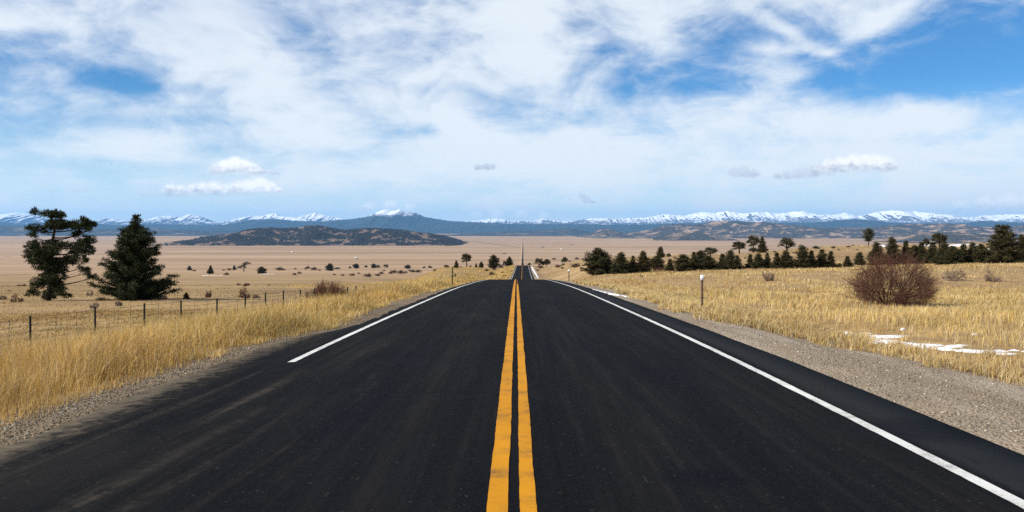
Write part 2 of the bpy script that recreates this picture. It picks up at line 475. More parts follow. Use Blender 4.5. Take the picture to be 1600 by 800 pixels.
# asphalt: uv = (metres across, metres along)
M_ROAD, q = mat('asphalt')
uv = q.new('ShaderNodeUVMap', uv_map='lane').outputs[0]
u, v, _ = q.sep(uv)
wob = q.mul(q.sub(q.noise(q.comb(0.0, q.mul(v, .05)), 1.0, 2), .5), 1.2)
uw = q.add(u, wob)
st = q.noise(q.comb(q.mul(uw, 1.1), q.mul(v, .045), 2.0), 1.0, 5, .6)
st2 = q.noise(q.comb(q.mul(u, 5.5), q.mul(v, .16), 5.0), 1.0, 5, .65)
cr = q.noise(q.comb(q.mul(u, .25), q.mul(v, .9), 8.0), 1.0, 5, .7)
agg = q.noise(uv, 130.0, 2, .8); agg2 = q.vor(uv, 75.0, 'F1', 1)
asep = q.new('ShaderNodeSeparateColor'); q.l.new(agg2, asep.inputs[0])
base = q.mix(q.smooth(st, .30, .72), (.0026, .0029, .0046), (.0060, .0060, .0068))
base = q.mix(q.mul(q.smooth(st2, .45, .8), .4), base, (.020, .0195, .019))
base = q.mix(q.mul(q.smooth(cr, .55, .75), .35), base, (.0045, .005, .007))
# paler shoulder strip outside the right edge line
sh = q.mul(q.smooth(q.add(u, q.mul(q.sub(st2, .5), .25)), 3.45, 3.6), .75)
base = q.mix(sh, base, (.0185, .0200, .0230))
mt = q.noise(uv, 5.0, 6, .75)
base = q.mix(q.mul(q.smooth(mt, .5, .75), .30), base, (.0150, .0140, .0130))
# dust dragged out of the left turnout in curved wheel tracks
cu = q.add(u, q.m('DIVIDE', 14.0, q.add(q.m('ABSOLUTE', v), 7.0)))
tr = q.noise(q.comb(q.mul(cu, 2.6), q.mul(v, .10), 1.0), 1.0, 5, .62)
trm = q.mul(q.smooth(u, -1.2, -3.4), q.smooth(v, 26, 8))
trm2 = q.mul(q.smooth(u, -.3, -2.2), q.smooth(v, 22, 6))
dust = q.add(q.mul(q.mul(q.smooth(tr, .46, .70), trm), q.smooth(mt, .30, .62)), q.mul(q.mul(q.smooth(tr, .54, .72), trm2), q.mul(q.smooth(mt, .36, .62), .55)))
gr = q.mul(q.smooth(q.add(u, q.add(q.mul(q.sub(mt, .5), 1.9), q.mul(q.sub(agg, .5), .8))), -3.95, -4.55), q.smooth(v, 30, 17))
base = q.mix(q.mul(dust, .6), base, (.075, .062, .048))
base = q.mix(q.mul(gr, .75), base, (.12, .098, .070))
big = q.noise(q.comb(q.mul(u, .42), q.mul(v, .11), 4.0), 1.0, 5, .65)
base = q.mix(q.mul(q.smooth(big, .50, .72), .85), base, (.0026, .0034, .0072))
base = q.mix(q.mul(q.smooth(big, .46, .28), .55), base, (.0175, .0160, .0148))
trk = q.add(q.m('EXPONENT', q.mul(q.m('POWER', q.mul(q.sub(q.m('ABSOLUTE', uw), 1.05), 2.6), 2.0), -1.0)), q.m('EXPONENT', q.mul(q.m('POWER', q.mul(q.sub(q.m('ABSOLUTE', uw), 2.65), 2.6), 2.0), -1.0)))
base = q.mix(q.mul(q.mul(trk, q.smooth(st2, .3, .65)), .42), base, (.0165, .0152, .0142))
seam = None
for v0, ul, ur in ((11.2, -3.0, .2), (16.3, .5, 3.2), (20.8, .8, 3.4), (27.5, -3.2, 3.0), (35.0, -1.0, 3.3), (46.0, -3.3, 3.3)):
    sm = q.smooth(q.m('ABSOLUTE', q.add(q.sub(v, v0), q.mul(q.sub(st2, .5), .35))), .06 + v0 * .0025, .01)
    sm = q.mul(sm, q.mul(q.smooth(u, ul, ul + .5), q.smooth(u, ur, ur - .5)))
    seam = sm if seam is None else q.m('MAXIMUM', seam, sm)
base = q.mix(q.mul(seam, q.smooth(cr, .3, .6, .5, 1.0)), base, (.0035, .0045, .0085))
lng = q.mul(q.smooth(q.m('ABSOLUTE', q.add(q.sub(u, .34), q.mul(q.sub(q.noise(q.comb(0.0, q.mul(v, .8), 3.0), 1.0, 4, .6), .5), .14))), .026, .006), q.smooth(v, 32, 22))
base = q.mix(q.mul(lng, q.smooth(cr, .35, .55)), base, (.003, .003, .0035))
ox = q.mul(q.add(q.sub(u, 1.42), q.mul(q.sub(st2, .5), .3)), 2.4); oy = q.mul(q.sub(v, 7.0), 2.6)
base = q.mix(q.mul(q.smooth(q.add(q.mul(ox, ox), q.mul(oy, oy)), 1.1, .1), .85), base, (.0028, .0033, .0062))
chip = q.vor(uv, 22.0, 'F1', 1); chs = q.new('ShaderNodeSeparateColor'); q.l.new(chip, chs.inputs[0]); chd = q.vor(uv, 22.0, 'F1', 0)
base = q.mix(q.mul(q.mul(q.smooth(chs.outputs[0], .91, .97), q.smooth(chd, .34, .16)), q.lin(mt, .3, .7, .25, .9)), base, (.055, .049, .043))
# drips by the right lane, transverse joints, thin cracks
base = q.mix(q.mul(q.smooth(q.vor(q.comb(q.mul(q.add(u, q.mul(q.sub(st2, .5), .3)), .10), q.mul(v, .16), .5), 1.0, 'SMOOTH_F1', 0), .13, .05), .7), base, (.006, .007, .010))
crk = q.vor(q.comb(q.add(q.mul(u, .55), q.mul(st2, .8)), q.add(q.mul(v, .10), q.mul(st2, .25)), 0.0), 1.0, 'DISTANCE_TO_EDGE', 0)
base = q.mix(q.mul(q.mul(q.smooth(crk, .007, .002), q.smooth(cr, .45, .6)), .7), base, (.005, .005, .006))
base = q.mix(q.mul(q.smooth(asep.outputs[0], .80, 1.0), .24), base, (.036, .032, .029))
base = q.mix(q.mul(q.smooth(agg, .5, .75), .22), base, (.019, .018, .017))
q.put(q.p.inputs['Base Color'], base)
q.put(q.p.inputs['Roughness'], q.lin(st, .3, .7, .80, .92)); q.p.inputs['Specular IOR Level'].default_value = .03
bump(q, q.add(agg, q.mul(asep.outputs[0], .5)), .35, .006)


def paint(name, a, b, wear):
    m, q = mat(name)
    uv = q.new('ShaderNodeUVMap', uv_map='lane').outputs[0]
    n = q.noise(uv, 2.2, 6, .7); f = q.noise(uv, 90.0, 3, .8); lo = q.noise(q.vscale(uv, (1, .15, 1)), 1.5, 3)
    c = q.mix(q.smooth(lo, .3, .7), a, b)
    c = q.mix(q.mul(q.smooth(q.add(q.mul(n, .5), q.mul(f, .6)), .66 - wear, .78 - wear), .80), c, (.05, .042, .03))
    q.put(q.p.inputs['Base Color'], c); q.p.inputs['Roughness'].default_value = .7
    bump(q, f, .3, .004)
    return m


M_YEL = paint('yellow_paint', (.45, .185, .003), (.53, .225, .005), .11)
M_WHT = paint('white_paint', (.52, .52, .49), (.64, .64, .61), .11)

# foliage etc
def leaf_mat(name, a, b, transl=.15):
    m, q = mat(name)
    tv = q.attr('tint')[2]
    rnd = q.new('ShaderNodeObjectInfo').outputs['Random']
    c = q.mix(tv, a, b)
    c = q.mix(q.mul(rnd, .35), c, tuple(.5 * (x + y) * k for x, y, k in zip(a, b, (1.25, 1.0, .8))))
    q.put(q.p.inputs['Base Color'], c); q.p.inputs['Roughness'].default_value = .75; q.p.inputs['Specular IOR Level'].default_value = .12
    if transl:
        tr_ = q.new('ShaderNodeBsdfTranslucent'); q.put(tr_.inputs[0], c)
        mx = q.new('ShaderNodeMixShader'); mx.inputs[0].default_value = transl
        q.l.new(q.p.outputs[0], mx.inputs[1]); q.l.new(tr_.outputs[0], mx.inputs[2]); q.l.new(mx.outputs[0], q.o.inputs[0])
    return m


M_NEEDLE = leaf_mat('pine_needles', (.012, .018, .007), (.045, .052, .018), .08)
M_NEEDLE2 = leaf_mat('juniper_needles', (.022, .024, .010), (.075, .064, .026), .10)
M_BARK = simple('bark', (.035, .026, .020), .95, 9, .5, .1)
M_TWIG = simple('reddish_twigs', (.115, .055, .038), .9, 3, .45, .1)
M_TWIG2 = simple('grey_twigs', (.21, .15, .115), .9, 3, .4, .1)
M_SAGE = leaf_mat('dry_shrub_leaves', (.06, .040, .026), (.15, .10, .06), .1)


def grass_mat():
    m, q = mat('dry_grass')
    c = q.attr('tint')[0]
    d = q.new('ShaderNodeBsdfDiffuse'); q.put(d.inputs[0], c)
    tr_ = q.new('ShaderNodeBsdfTranslucent'); q.put(tr_.inputs[0], c)
    mx = q.new('ShaderNodeMixShader'); mx.inputs[0].default_value = .38
    q.l.new(d.outputs[0], mx.inputs[1]); q.l.new(tr_.outputs[0], mx.inputs[2]); q.l.new(mx.outputs[0], q.o.inputs[0])
    return m


M_GRASS = grass_mat()
M_STEEL = simple('dark_green_steel', (.010, .012, .011), .8, 20, .4, .1)
M_WIRE = simple('rusty_wire', (.10, .075, .06), .7, 20, .3, .3)
M_STAY = simple('weathered_wood', (.13, .095, .07), .9, 20, .4)
M_POST = simple('brown_post', (.075, .045, .030), .85, 14, .4)
M_REFL = simple('white_reflector', (.80, .81, .82), .35, 6, .06, .5)
M_ROCK = simple('pale_rock', (.42, .38, .34), .9, 12, .4)
M_ROCKD = simple('grey_rock', (.20, .19, .18), .9, 6, .4)
M_WALLW = simple('pale_wall', (.62, .60, .57), .8, 3, .1)
M_WALLB = simple('brown_wall', (.16, .11, .08), .8, 3, .3)
M_ROOFD = simple('dark_roof', (.075, .075, .085), .8, 3, .3)
M_ROOFW = simple('pale_roof', (.60, .60, .62), .6, 3, .1)
M_SNOW, q = mat('snow')
tc = q.new('ShaderNodeNewGeometry').outputs['Position']
n = q.noise(tc, 9.0, 5, .7)
q.put(q.p.inputs['Base Color'], q.mix(q.smooth(n, .44, .66), (.80, .82, .86), (.46, .40, .32))); bump(q, n, .6, .04)

# ------------------------------------------------------------------ ground sheet
Yn = list(np.arange(-14, 42, .4))
while Yn[-1] < 92000: Yn.append(Yn[-1] + max(.4, (Yn[-1] - 26) * .026))
Yr = np.array(Yn)
s_in = np.concatenate([np.arange(-18, -5.9, .5), np.arange(-5.9, -3.0, .15), np.arange(-3, 3.6, .6), np.arange(3.6, 7.2, .15), np.arange(7.2, 18.1, .5)])
tt = np.linspace(0, 1, 90)[1:]
NC = len(s_in) + 2 * len(tt)
Wd = np.maximum(110, .80 * Yr + 120)
rows = []
for y, w in zip(Yr, Wd):
    o = 18.2 + (w - 18.2) * tt**1.8
    rows.append(np.concatenate([-o[::-1], s_in, o]))
LAT = np.array(rows); YY = np.repeat(Yr[:, None], NC, 1); XX = LAT + road_x(YY)
ZZ = ground_z(XX, YY)
g_me = mesh('ground', np.stack([XX, YY, ZZ], 2).reshape(-1, 3), grid_quads(len(Yr), NC))
L_, R_ = edge_l(YY), edge_r(YY)


def gravel_r(Y):   # outer limit of the right gravel
    Y = np.asarray(Y, float)
    return 5.1 + 2.4 * (1 - sstep(8, 27, Y)) + 1.5 * (1 - sstep(-5, 11, Y)) + (fbm(Y * .35, Y * 0, 4, 21, .65) - .5) * 2.0 + .2


def gravel_l(Y):
    Y = np.asarray(Y, float)
    return edge_l(Y) - .42 - .35 * (1 - sstep(9, 22, Y)) - .5 * sstep(20, 30, Y) * (1 - sstep(40, 60, Y)) + (fbm(Y * .5, Y * 0 + 4, 3, 22) - .5) * .5


gmask = np.where(LAT > 0, 1 - sstep(-.35, .55, LAT - gravel_r(YY)), 1 - sstep(-.25, .35, gravel_l(YY) - LAT))
gmask = gmask * (1 - sstep(250, 700, YY) * .6)
nearm = 1 - sstep(320, 1400, YY)
fieldm = 1 - sstep(70, 190, YY)
add_attr(g_me, 'zone', np.stack([gmask, nearm, fieldm], 2).reshape(-1, 3))
tag(link('ground', g_me, M_GROUND, smooth=True), kind='structure')


# ------------------------------------------------------------------ road and its paint
def strip(name, fl, fr, y0, y1, m, lift=0.0, cols=2, skirt=False, ystep=None, keep=None):
    ys = Yr[(Yr > y0) & (Yr < y1)]; ys = np.concatenate([[y0], ys, [y1]])
    if ystep:
        ys = np.unique(np.concatenate([ys, np.arange(y0, min(y1, 60), ystep)]))
    a = fl(ys); b = fr(ys)
    f = np.linspace(0, 1, cols)
    lat = a[:, None] * (1 - f) + b[:, None] * f
    Y = np.repeat(ys[:, None], cols, 1)
    Z = road_z(lat, Y) + lift + np.maximum(0, Y - 900) * .00003 * (lift > 0)
    if skirt:
        lat = np.concatenate([lat[:, :1] - .03, lat, lat[:, -1:] + .03], 1); Y = np.repeat(ys[:, None], cols + 2, 1)
        Z = np.concatenate([Z[:, :1] - .09 - .0002 * Y[:, :1].clip(0), Z, Z[:, -1:] - .09 - .0002 * Y[:, :1].clip(0)], 1); cols += 2
    X = lat + road_x(Y)
    me = mesh(name, np.stack([X, Y, Z], 2).reshape(-1, 3), grid_quads(len(ys), cols))
    uvl = me.uv_layers.new(name='lane')
    vi = np.empty(len(me.loops), np.int32); me.loops.foreach_get('vertex_index', vi)
    uvs = np.stack([lat, Y], 2).reshape(-1, 2)[vi]
    uvl.data.foreach_set('uv', uvs.astype(np.float32).ravel())
    return link(name, me, m, smooth=True)


tag(strip('road', edge_l, edge_r, -13.5, 12000, M_ROAD, 0, 20, True, .2), kind='structure')


def wob(seed, amp=.02): return lambda y: (fbm(y * 1.1, y * 0 + seed, 2, seed) - .5) * amp * .6 + (fbm(y * 9., y * 0 + seed, 2, seed) - .5) * amp * .4


def line(name, c, w, y0, y1, m, seed):
    wa, wb = wob(seed), wob(seed + 50)
    cc = c if callable(c) else (lambda y: np.full_like(np.asarray(y, float), c))
    return tag(strip(name, lambda y: cc(y) - w / 2 + wa(y), lambda y: cc(y) + w / 2 + wb(y), y0, y1, m, .004, 2, False, .15), kind='structure')


line('white_road_marking', -3.36, .118, 14.4, 700, M_WHT, 1)
line('white_road_marking', 3.36, .112, -13, 700, M_WHT, 2)
line('yellow_road_marking', lambda y: -.103 + 0 * np.asarray(y), .134, -13, 700, M_YEL, 3)
line('yellow_road_marking', lambda y: .094 + 0 * np.asarray(y), .108, -13, 68, M_YEL, 4)
for yd in (72, 77, 83, 90): line('yellow_road_marking', .094, .10, yd, yd + 2.2, M_YEL, 5)


M_TRACK = simple('track_dirt', (.15, .105, .075), .95, .02, .3, .05)
for pts, wd in (([(727, 376.5), (770, 381.2), (812, 386.6)], 34), ([(4, 401.5), (12, 401.2), (21, 401.6)], 24), ([(148, 402), (180, 402.4)], 14), ([(-20, 430.5), (12, 430), (48, 429)], 3.0), ([(598, 394), (612, 393.6), (640, 394.2)], 14), ([(930, 378), (1010, 381), (1060, 382.5)], 18), ([(0, 379.5), (34, 379.2), (60, 380)], 46)):
    g_ = np.array([at(*p_, lo=150) for p_ in pts]); d_ = np.linspace(0, len(g_) - 1, 60)
    x_ = np.interp(d_, range(len(g_)), g_[:, 0]); y_ = np.interp(d_, range(len(g_)), g_[:, 1])
    tx_, ty_ = np.gradient(x_), np.gradient(y_); l_ = np.hypot(tx_, ty_)
    w_ = wd * (.35 + .9 * fbm(d_ * 4, d_ * 0, 3, int(wd))) * np.sin(np.pi * np.linspace(.02, .98, 60))**.3 / 2
    X_ = np.stack([x_ - ty_ / l_ * w_, x_ + ty_ / l_ * w_], 1); Y_ = np.stack([y_ + tx_ / l_ * w_, y_ - tx_ / l_ * w_], 1)
    tag(link('dirt_track', mesh('dirt_track', np.stack([X_, Y_, ground_z(X_, Y_) + .10 + Y_ * .00012], 2).reshape(-1, 3), grid_quads(60, 2)), M_TRACK), kind='structure')

# ------------------------------------------------------------------ haze
hz_m = bpy.data.materials.new('haze'); hz_m.use_nodes = True
hq = NT(hz_m.node_tree); hq.n.clear()
ho = hq.new('ShaderNodeOutputMaterial'); pv = hq.new('ShaderNodeVolumePrincipled')
pv.inputs['Color'].default_value = (.20, .52, 1.0, 1); pv.inputs['Density'].default_value = 1.05e-5
pv.inputs['Anisotropy'].default_value = 0.15
hq.l.new(pv.outputs[0], ho.inputs['Volume'])
mb = MB(); ZB, ZT = -240.0, 1480.0
mb.box((0, 42500, (ZB + ZT) / 2), (150000, 95000, ZT - ZB))
tag(mb.build('haze', hz_m), kind='stuff')


# ------------------------------------------------------------------ hills and mountains
def skyl(pts):
    x, y = zip(*pts); return lambda p: np.interp(p, x, y)


def range_mesh(name, pts, Y0, depth, m, ny=60, dpx=1.6, prof=1.0, spur=.5, base=-209.0, jag=1.0, nsc=1.0, seed=0, back=.6, x0=None, x1=None, base_y=None):
    sk = skyl(pts)
    px = np.arange(x0 if x0 is not None else pts[0][0], (x1 if x1 is not None else pts[-1][0]) + .1, dpx)
    tv = np.concatenate([np.linspace(0, 1, ny), 1 + np.linspace(0, back, ny // 3)[1:]])
    PX, T = np.meshgrid(px, tv)
    Y = Y0 + depth * T
    ridge_in = (fbm(PX / 60 * nsc, PX * 0 + seed, 3, seed + 3) - .5) * depth * .5
    Y = Y + ridge_in * np.clip(T, 0, 1)
    Yt = Y0 + depth + ridge_in
    X = (PX - 800) / F * (Y0 + depth)               # straight down-slope lines, not fanned to the camera
    ysk = sk(PX) + (fbm(PX / 3.2 * nsc, PX * 0 + 1.5, 4, seed + 9) - .5) * jag * 2
    zt = CAMZ + (HY - ysk) / F * Yt
    H = zt - base
    kx = X / (Y0 + depth) * F / 26 * nsc; ky = (Y - Y0) / depth * 2.2
    wx = (fbm(kx * .5, ky * .5, 3, seed + 31) - .5) * 2.2
    rd = ridged(kx + wx, ky * .9 + wx * .4, 5, seed + 5, .55)
    tt_ = np.clip(T, 0, 1)
    env = tt_ * (1 - tt_) * 4
    pr = tt_**prof
    down = np.clip(T - 1, 0, 9)
    hgt = H * (pr * (1 + 0 * rd) - (1 - rd) * spur * env**.8 * .9 - down * .9)
    hgt = np.maximum(hgt, -30 * np.maximum(down * 10, 0) - (T <= .02) * 5)
    Z = base + np.where(T <= 1, np.maximum(hgt, -6), hgt)
    me = mesh(name, np.stack([X, Y, Z], 2).reshape(-1, 3), grid_quads(len(tv), len(px)))
    return tag(link(name, me, m, smooth=False), kind='structure'), (X, Y, Z, PX, T)


def mountain_mat(name, snow_lo, snow_hi, namp, tree_hi, rock=(.17, .155, .15), forest=(.030, .036, .030), nscale=.0009, open_=.25, openc=(.26, .20, .14)):
    m, q = mat(name)
    geo = q.new('ShaderNodeNewGeometry'); pos = geo.outputs['Position']
    x, y, z = q.sep(pos)
    nx, ny_, nz = q.sep(geo.outputs['Normal'])
    nb = q.noise(pos, nscale, 6, .62); nf = q.noise(pos, nscale * 5, 5, .65)
    nf2 = q.noise(q.vscale(pos, (1, .3, 2.5)), nscale * 9, 4, .6)
    rockc = q.mix(nf, tuple(k * .65 for k in rock), tuple(k * 1.35 for k in rock))
    zz = q.add(z, q.add(q.mul(q.sub(nb, .5), namp), q.mul(q.sub(nf, .5), namp * .6)))
    fr = q.smooth(zz, tree_hi - 120, tree_hi + 60)
    fo = q.mix(q.smooth(nf2, .4, .7), forest, tuple(k * 1.9 for k in forest))
    fo = q.mix(q.mul(q.smooth(nb, .58 - open_ * .2, .72 - open_ * .2), open_ * 2.2 if open_ < .45 else .98), fo, openc)
    c = q.mix(fr, fo, rockc)
    sn = q.smooth(q.add(zz, q.add(q.mul(q.sub(nz, .94), namp * 2.6), q.mul(q.sub(nf2, .5), namp * .9))), snow_lo, snow_hi)
    c = q.mix(sn, c, (.74, .77, .83))
    q.put(q.p.inputs['Base Color'], c); q.p.inputs['Roughness'].default_value = .95
    bump(q, nf, .6, 40)
    return m


# farthest snow peaks (about 60 km)
M_PEAK = mountain_mat('snow_peaks', 500, 720, 1300, 250, rock=(.10, .105, .12), nscale=.0010)
PEAKS = [(-260, 338), (-120, 333), (-40, 337), (0, 334), (20, 332), (33, 335), (55, 344), (75, 347), (110, 349), (145, 347), (160, 341), (180, 344), (200, 346), (225, 344), (240, 339), (255, 337), (275, 340), (290, 334), (305, 338), (325, 346),
         (345, 349), (362, 344), (385, 337), (400, 338), (415, 335), (432, 333), (445, 338), (470, 340), (480, 336), (493, 332), (505, 336), (530, 341), (560, 346), (590, 344), (640, 345), (700, 347), (740, 345), (760, 343), (775, 341), (800, 345),
         (830, 345), (850, 342), (880, 346), (900, 344), (930, 341), (960, 342), (985, 341), (1010, 340), (1040, 335), (1060, 336), (1075, 337), (1100, 331), (1120, 333), (1135, 330), (1160, 334), (1175, 331), (1190, 331), (1220, 334), (1240, 331),
         (1260, 330), (1280, 336), (1310, 335), (1328, 332), (1345, 338), (1370, 332), (1390, 329), (1410, 331), (1425, 330), (1450, 335), (1480, 336), (1510, 340), (1540, 337), (1570, 336), (1600, 335), (1700, 338), (1860, 334)]
range_mesh('snowy_mountains', PEAKS, 54000, 9000, M_PEAK, 72, 1.1, .9, .60, jag=1.2, nsc=1.2, seed=2)
# forested blue range in front of them, one high shoulder carrying snow
M_BLUE = mountain_mat('forested_range', 600, 800, 520, 620, rock=(.10, .10, .11), forest=(.020, .028, .026), nscale=.0007, open_=.05)
BLUE = [(-260, 350), (-60, 343), (0, 345), (40, 351), (70, 347), (130, 352), (150, 349), (200, 352), (240, 350), (300, 352), (350, 351), (400, 343), (430, 342), (460, 345), (500, 346), (540, 342), (570, 339), (588, 331), (600, 327), (609, 329.5), (616, 329), (624, 326.5),
        (632, 330), (645, 332), (660, 339), (700, 345), (760, 348), (800, 350), (850, 350), (900, 350), (950, 351), (1000, 351), (1050, 349), (1100, 348), (1150, 345), (1190, 348), (1250, 348), (1300, 346), (1340, 342), (1400, 348), (1450, 349), (1500, 350), (1545, 345), (1600, 349), (1700, 346), (1860, 350)]
range_mesh('forested_mountains', BLUE, 38000, 9000, M_BLUE, 60, 1.5, .85, .30, jag=.6, nsc=1.0, seed=14)
# low dark hills at the far edge of the plain
M_LOW = mountain_mat('dark_low_hills', 5000, 6000, 100, 3000, forest=(.030, .032, .030), nscale=.0014, open_=.28, openc=(.24, .18, .13))
LOWL = [(-260, 356), (-60, 352), (0, 353), (60, 355), (100, 352), (150, 357), (200, 360), (240, 357), (260, 358), (300, 360), (340, 361), (420, 363), (520, 365), (640, 367), (700, 366.5), (745, 364), (790, 361), (850, 360), (890, 357), (915, 361), (930, 364), (960, 368)]
range_mesh('low_hills', LOWL, 26500, 2500, M_LOW, 36, 1.6, .9, .35, jag=.5, nsc=1.6, seed=23, base=-212)
M_RH = mountain_mat('scrubby_hills', 5000, 6000, 100, 3000, forest=(.036, .034, .030), nscale=.0021, open_=.42, openc=(.29, .205, .145))
RHILL = [(900, 371), (920, 367), (935, 358), (950, 357), (965, 360), (975, 365), (985, 362), (1000, 361), (1015, 358), (1035, 352), (1060, 350), (1080, 352), (1105, 349), (1115, 346), (1135, 345), (1170, 347), (1200, 347), (1230, 350), (1260, 355), (1300, 356),
         (1350, 356), (1380, 354), (1400, 352), (1440, 350), (1470, 349), (1500, 351), (1540, 355), (1580, 354), (1600, 352), (1700, 350), (1860, 357)]
range_mesh('scrubby_hills', RHILL, 20000, 3600, M_RH, 60, 1.0, .8, .55, jag=.6, nsc=2.0, seed=41, base=-211)
FORE = [(1015, 371), (1040, 367), (1060, 364), (1085, 363.5), (1110, 366), (1140, 371)]
range_mesh('low_hills', FORE, 16500, 900, M_RH, 24, 1.0, .8, .4, jag=.4, nsc=2.2, seed=47, base=-210)
FORE2 = [(1380, 374), (1410, 369), (1440, 364), (1470, 362.5), (1510, 363), (1550, 367), (1600, 370), (1660, 374)]
range_mesh('low_hills', FORE2, 13500, 1500, M_RH, 24, 1.0, .8, .4, jag=.4, nsc=2.2, seed=49, base=-210)

# the wooded hill on the plain
M_HILL = mountain_mat('hill_soil', 5000, 6000, 60, 3000, forest=(.13, .088, .060), nscale=.004, open_=.3, openc=(.21, .14, .095))
HILL = [(262, 385), (285, 378), (315, 371), (340, 368), (360, 365), (395, 359), (415, 356), (440, 357), (455, 357), (480, 353), (500, 353), (520, 356), (540, 360), (560, 358), (580, 357), (610, 358), (640, 361), (670, 365), (700, 370), (720, 376), (735, 383)]
ho_, (HX, HYY, HZ, HP, HT) = range_mesh('wooded_hill', HILL, 11400, 1900, M_HILL, 56, 1.5, .8, .45, jag=.6, nsc=1.8, seed=61, base=-210)


def cones(name, X, Y, Z, h, r, m, k=5):
    n = len(X); th = np.linspace(0, 2 * np.pi, k, endpoint=False)[None] + rng.random((n, 1)) * 6
    ring = np.stack([X[:, None] + r[:, None] * np.cos(th), Y[:, None] + r[:, None] * np.sin(th), np.repeat((Z + h * .08)[:, None], k, 1)], 2)
    tip = np.stack([X, Y, Z + h], 1)[:, None]
    V = np.concatenate([ring, tip], 1).reshape(-1, 3)
    b = np.arange(n)[:, None] * (k + 1)
    tr = np.stack([np.stack([b[:, 0] + j, b[:, 0] + (j + 1) % k, b[:, 0] + k], 1) for j in range(k)], 1).reshape(-1, 3)
    me = mesh(name, V, None, tr)
    add_attr(me, 'tint', np.repeat(rng.random((n, 1, 1)), k + 1, 1).reshape(-1, 1).repeat(3, 1))
    return link(name, me, m)


def hill_forest(grid, n, thr, hmin, hmax, seed, tmin=.04, tmax=1.1):
    X, Y, Z, PX, T = grid
    nr, nc = X.shape
    i = rng.random(n) * (nr - 1.01); j = rng.random(n) * (nc - 1.01)
    i0 = i.astype(int); j0 = j.astype(int); fi = i - i0; fj = j - j0
    def bl(A): return (A[i0, j0] * (1 - fi) + A[i0 + 1, j0] * fi) * (1 - fj) + (A[i0, j0 + 1] * (1 - fi) + A[i0 + 1, j0 + 1] * fi) * fj
    x, y, z, tq, pq = bl(X), bl(Y), bl(Z), bl(T), bl(PX)
    d = fbm(x / 210, y / 330, 4, seed, .6) + (fbm(x / 50, y / 80, 3, seed + 5) - .5) * .6
    ok = (d > thr + .35 * (1 - sstep(298, 335, pq))) & (tq > tmin) & (tq < tmax) & (z > -207)
    x, y, z = x[ok], y[ok], z[ok]; m = len(x)
    h = hmin + (hmax - hmin) * rng.random(m)
    return x, y, z, h


hx, hy, hz_, hh_ = hill_forest((HX, HYY, HZ, HP, HT), 80000, .446, 9, 18, 71)
M_FARTREE = leaf_mat('far_pines', (.010, .012, .011), (.030, .027, .020), 0)
tag(cones('forest', hx, hy, hz_ - 1, hh_, hh_ * .42, M_FARTREE), 'dark pine wood covering the hill on the plain', 'forest', kind='stuff')


# ------------------------------------------------------------------ grass (uncountable)
GP = np.array([(.54, .37, .115), (.59, .445, .19), (.46, .29, .080), (.61, .50, .285), (.34, .195, .075), (.43, .31, .15), (.10, .060, .035)])


def blades(name, X, Y, h, w, lean, tintw, tagtxt, bright=1.0, red=.5):
    n = len(X)
    Z = ground_z(X, Y) - .02
    th = rng.random(n) * 2 * np.pi
    a = np.stack([np.cos(th), np.sin(th), 0 * th], 1) * (w / 2)[:, None]
    lth = rng.random(n) * 2 * np.pi
    la = np.stack([np.cos(lth) * 1.0 + .35, np.sin(lth), 0 * lth], 1) * (lean * rng.random(n) * h)[:, None]
    B = np.stack([X, Y, Z], 1)
    up = np.zeros((n, 3)); up[:, 2] = h
    V = np.stack([B - a, B + a, B + up * .55 + la * .35 + a * .7, B + up * .55 + la * .35 - a * .7, B + up * (1 - .18 * lean) + la], 1).reshape(-1, 3)
    b = np.arange(n) * 5
    qd = np.stack([b, b + 1, b + 2, b + 3], 1); tr = np.stack([b + 3, b + 2, b + 4], 1)
    me = mesh(name, V, qd, tr)
    ci = rng.choice(len(GP), n, p=np.array(tintw) / sum(tintw))
    patch = fbm(X / 2.2, Y / 2.2, 3, 77)[:, None]
    c = GP[ci] * (.80 + .36 * rng.random((n, 1))) * (.62 + .76 * patch) * bright
    p2 = sstep(.42, .66, fbm(X / 7 + 5, Y / 13, 4, 78))[:, None] * red
    c = c * (1 - p2 * np.array([[.18, .27, .30]])) * (1 - .10 * p2)
    add_attr(me, 'tint', np.repeat(c[:, None], 5, 1).reshape(-1, 3).clip(0, .8))
    o = link(name, me, M_GRASS)
    return tag(o, tagtxt, 'grass', kind='stuff')


def clumpy(X, Y, sc, thr, seed, soft=.25):
    d = fbm(X / sc, Y / sc, 3, seed); return rng.random(len(X)) < sstep(thr - soft, thr + soft, d)


def scatter(n, y0, y1, xl, xr, power=1.0):
    Y = y0 + (y1 - y0) * rng.random(n)**power; a = xl(Y); b = xr(Y)
    ok = b > a; Y, a, b = Y[ok], a[ok], b[ok]
    # probability by width so that the density stays even
    wid = b - a; keep = rng.random(len(Y)) < wid / wid.max(); Y, a, b = Y[keep], a[keep], b[keep]
    return a + (b - a) * rng.random(len(Y)), Y


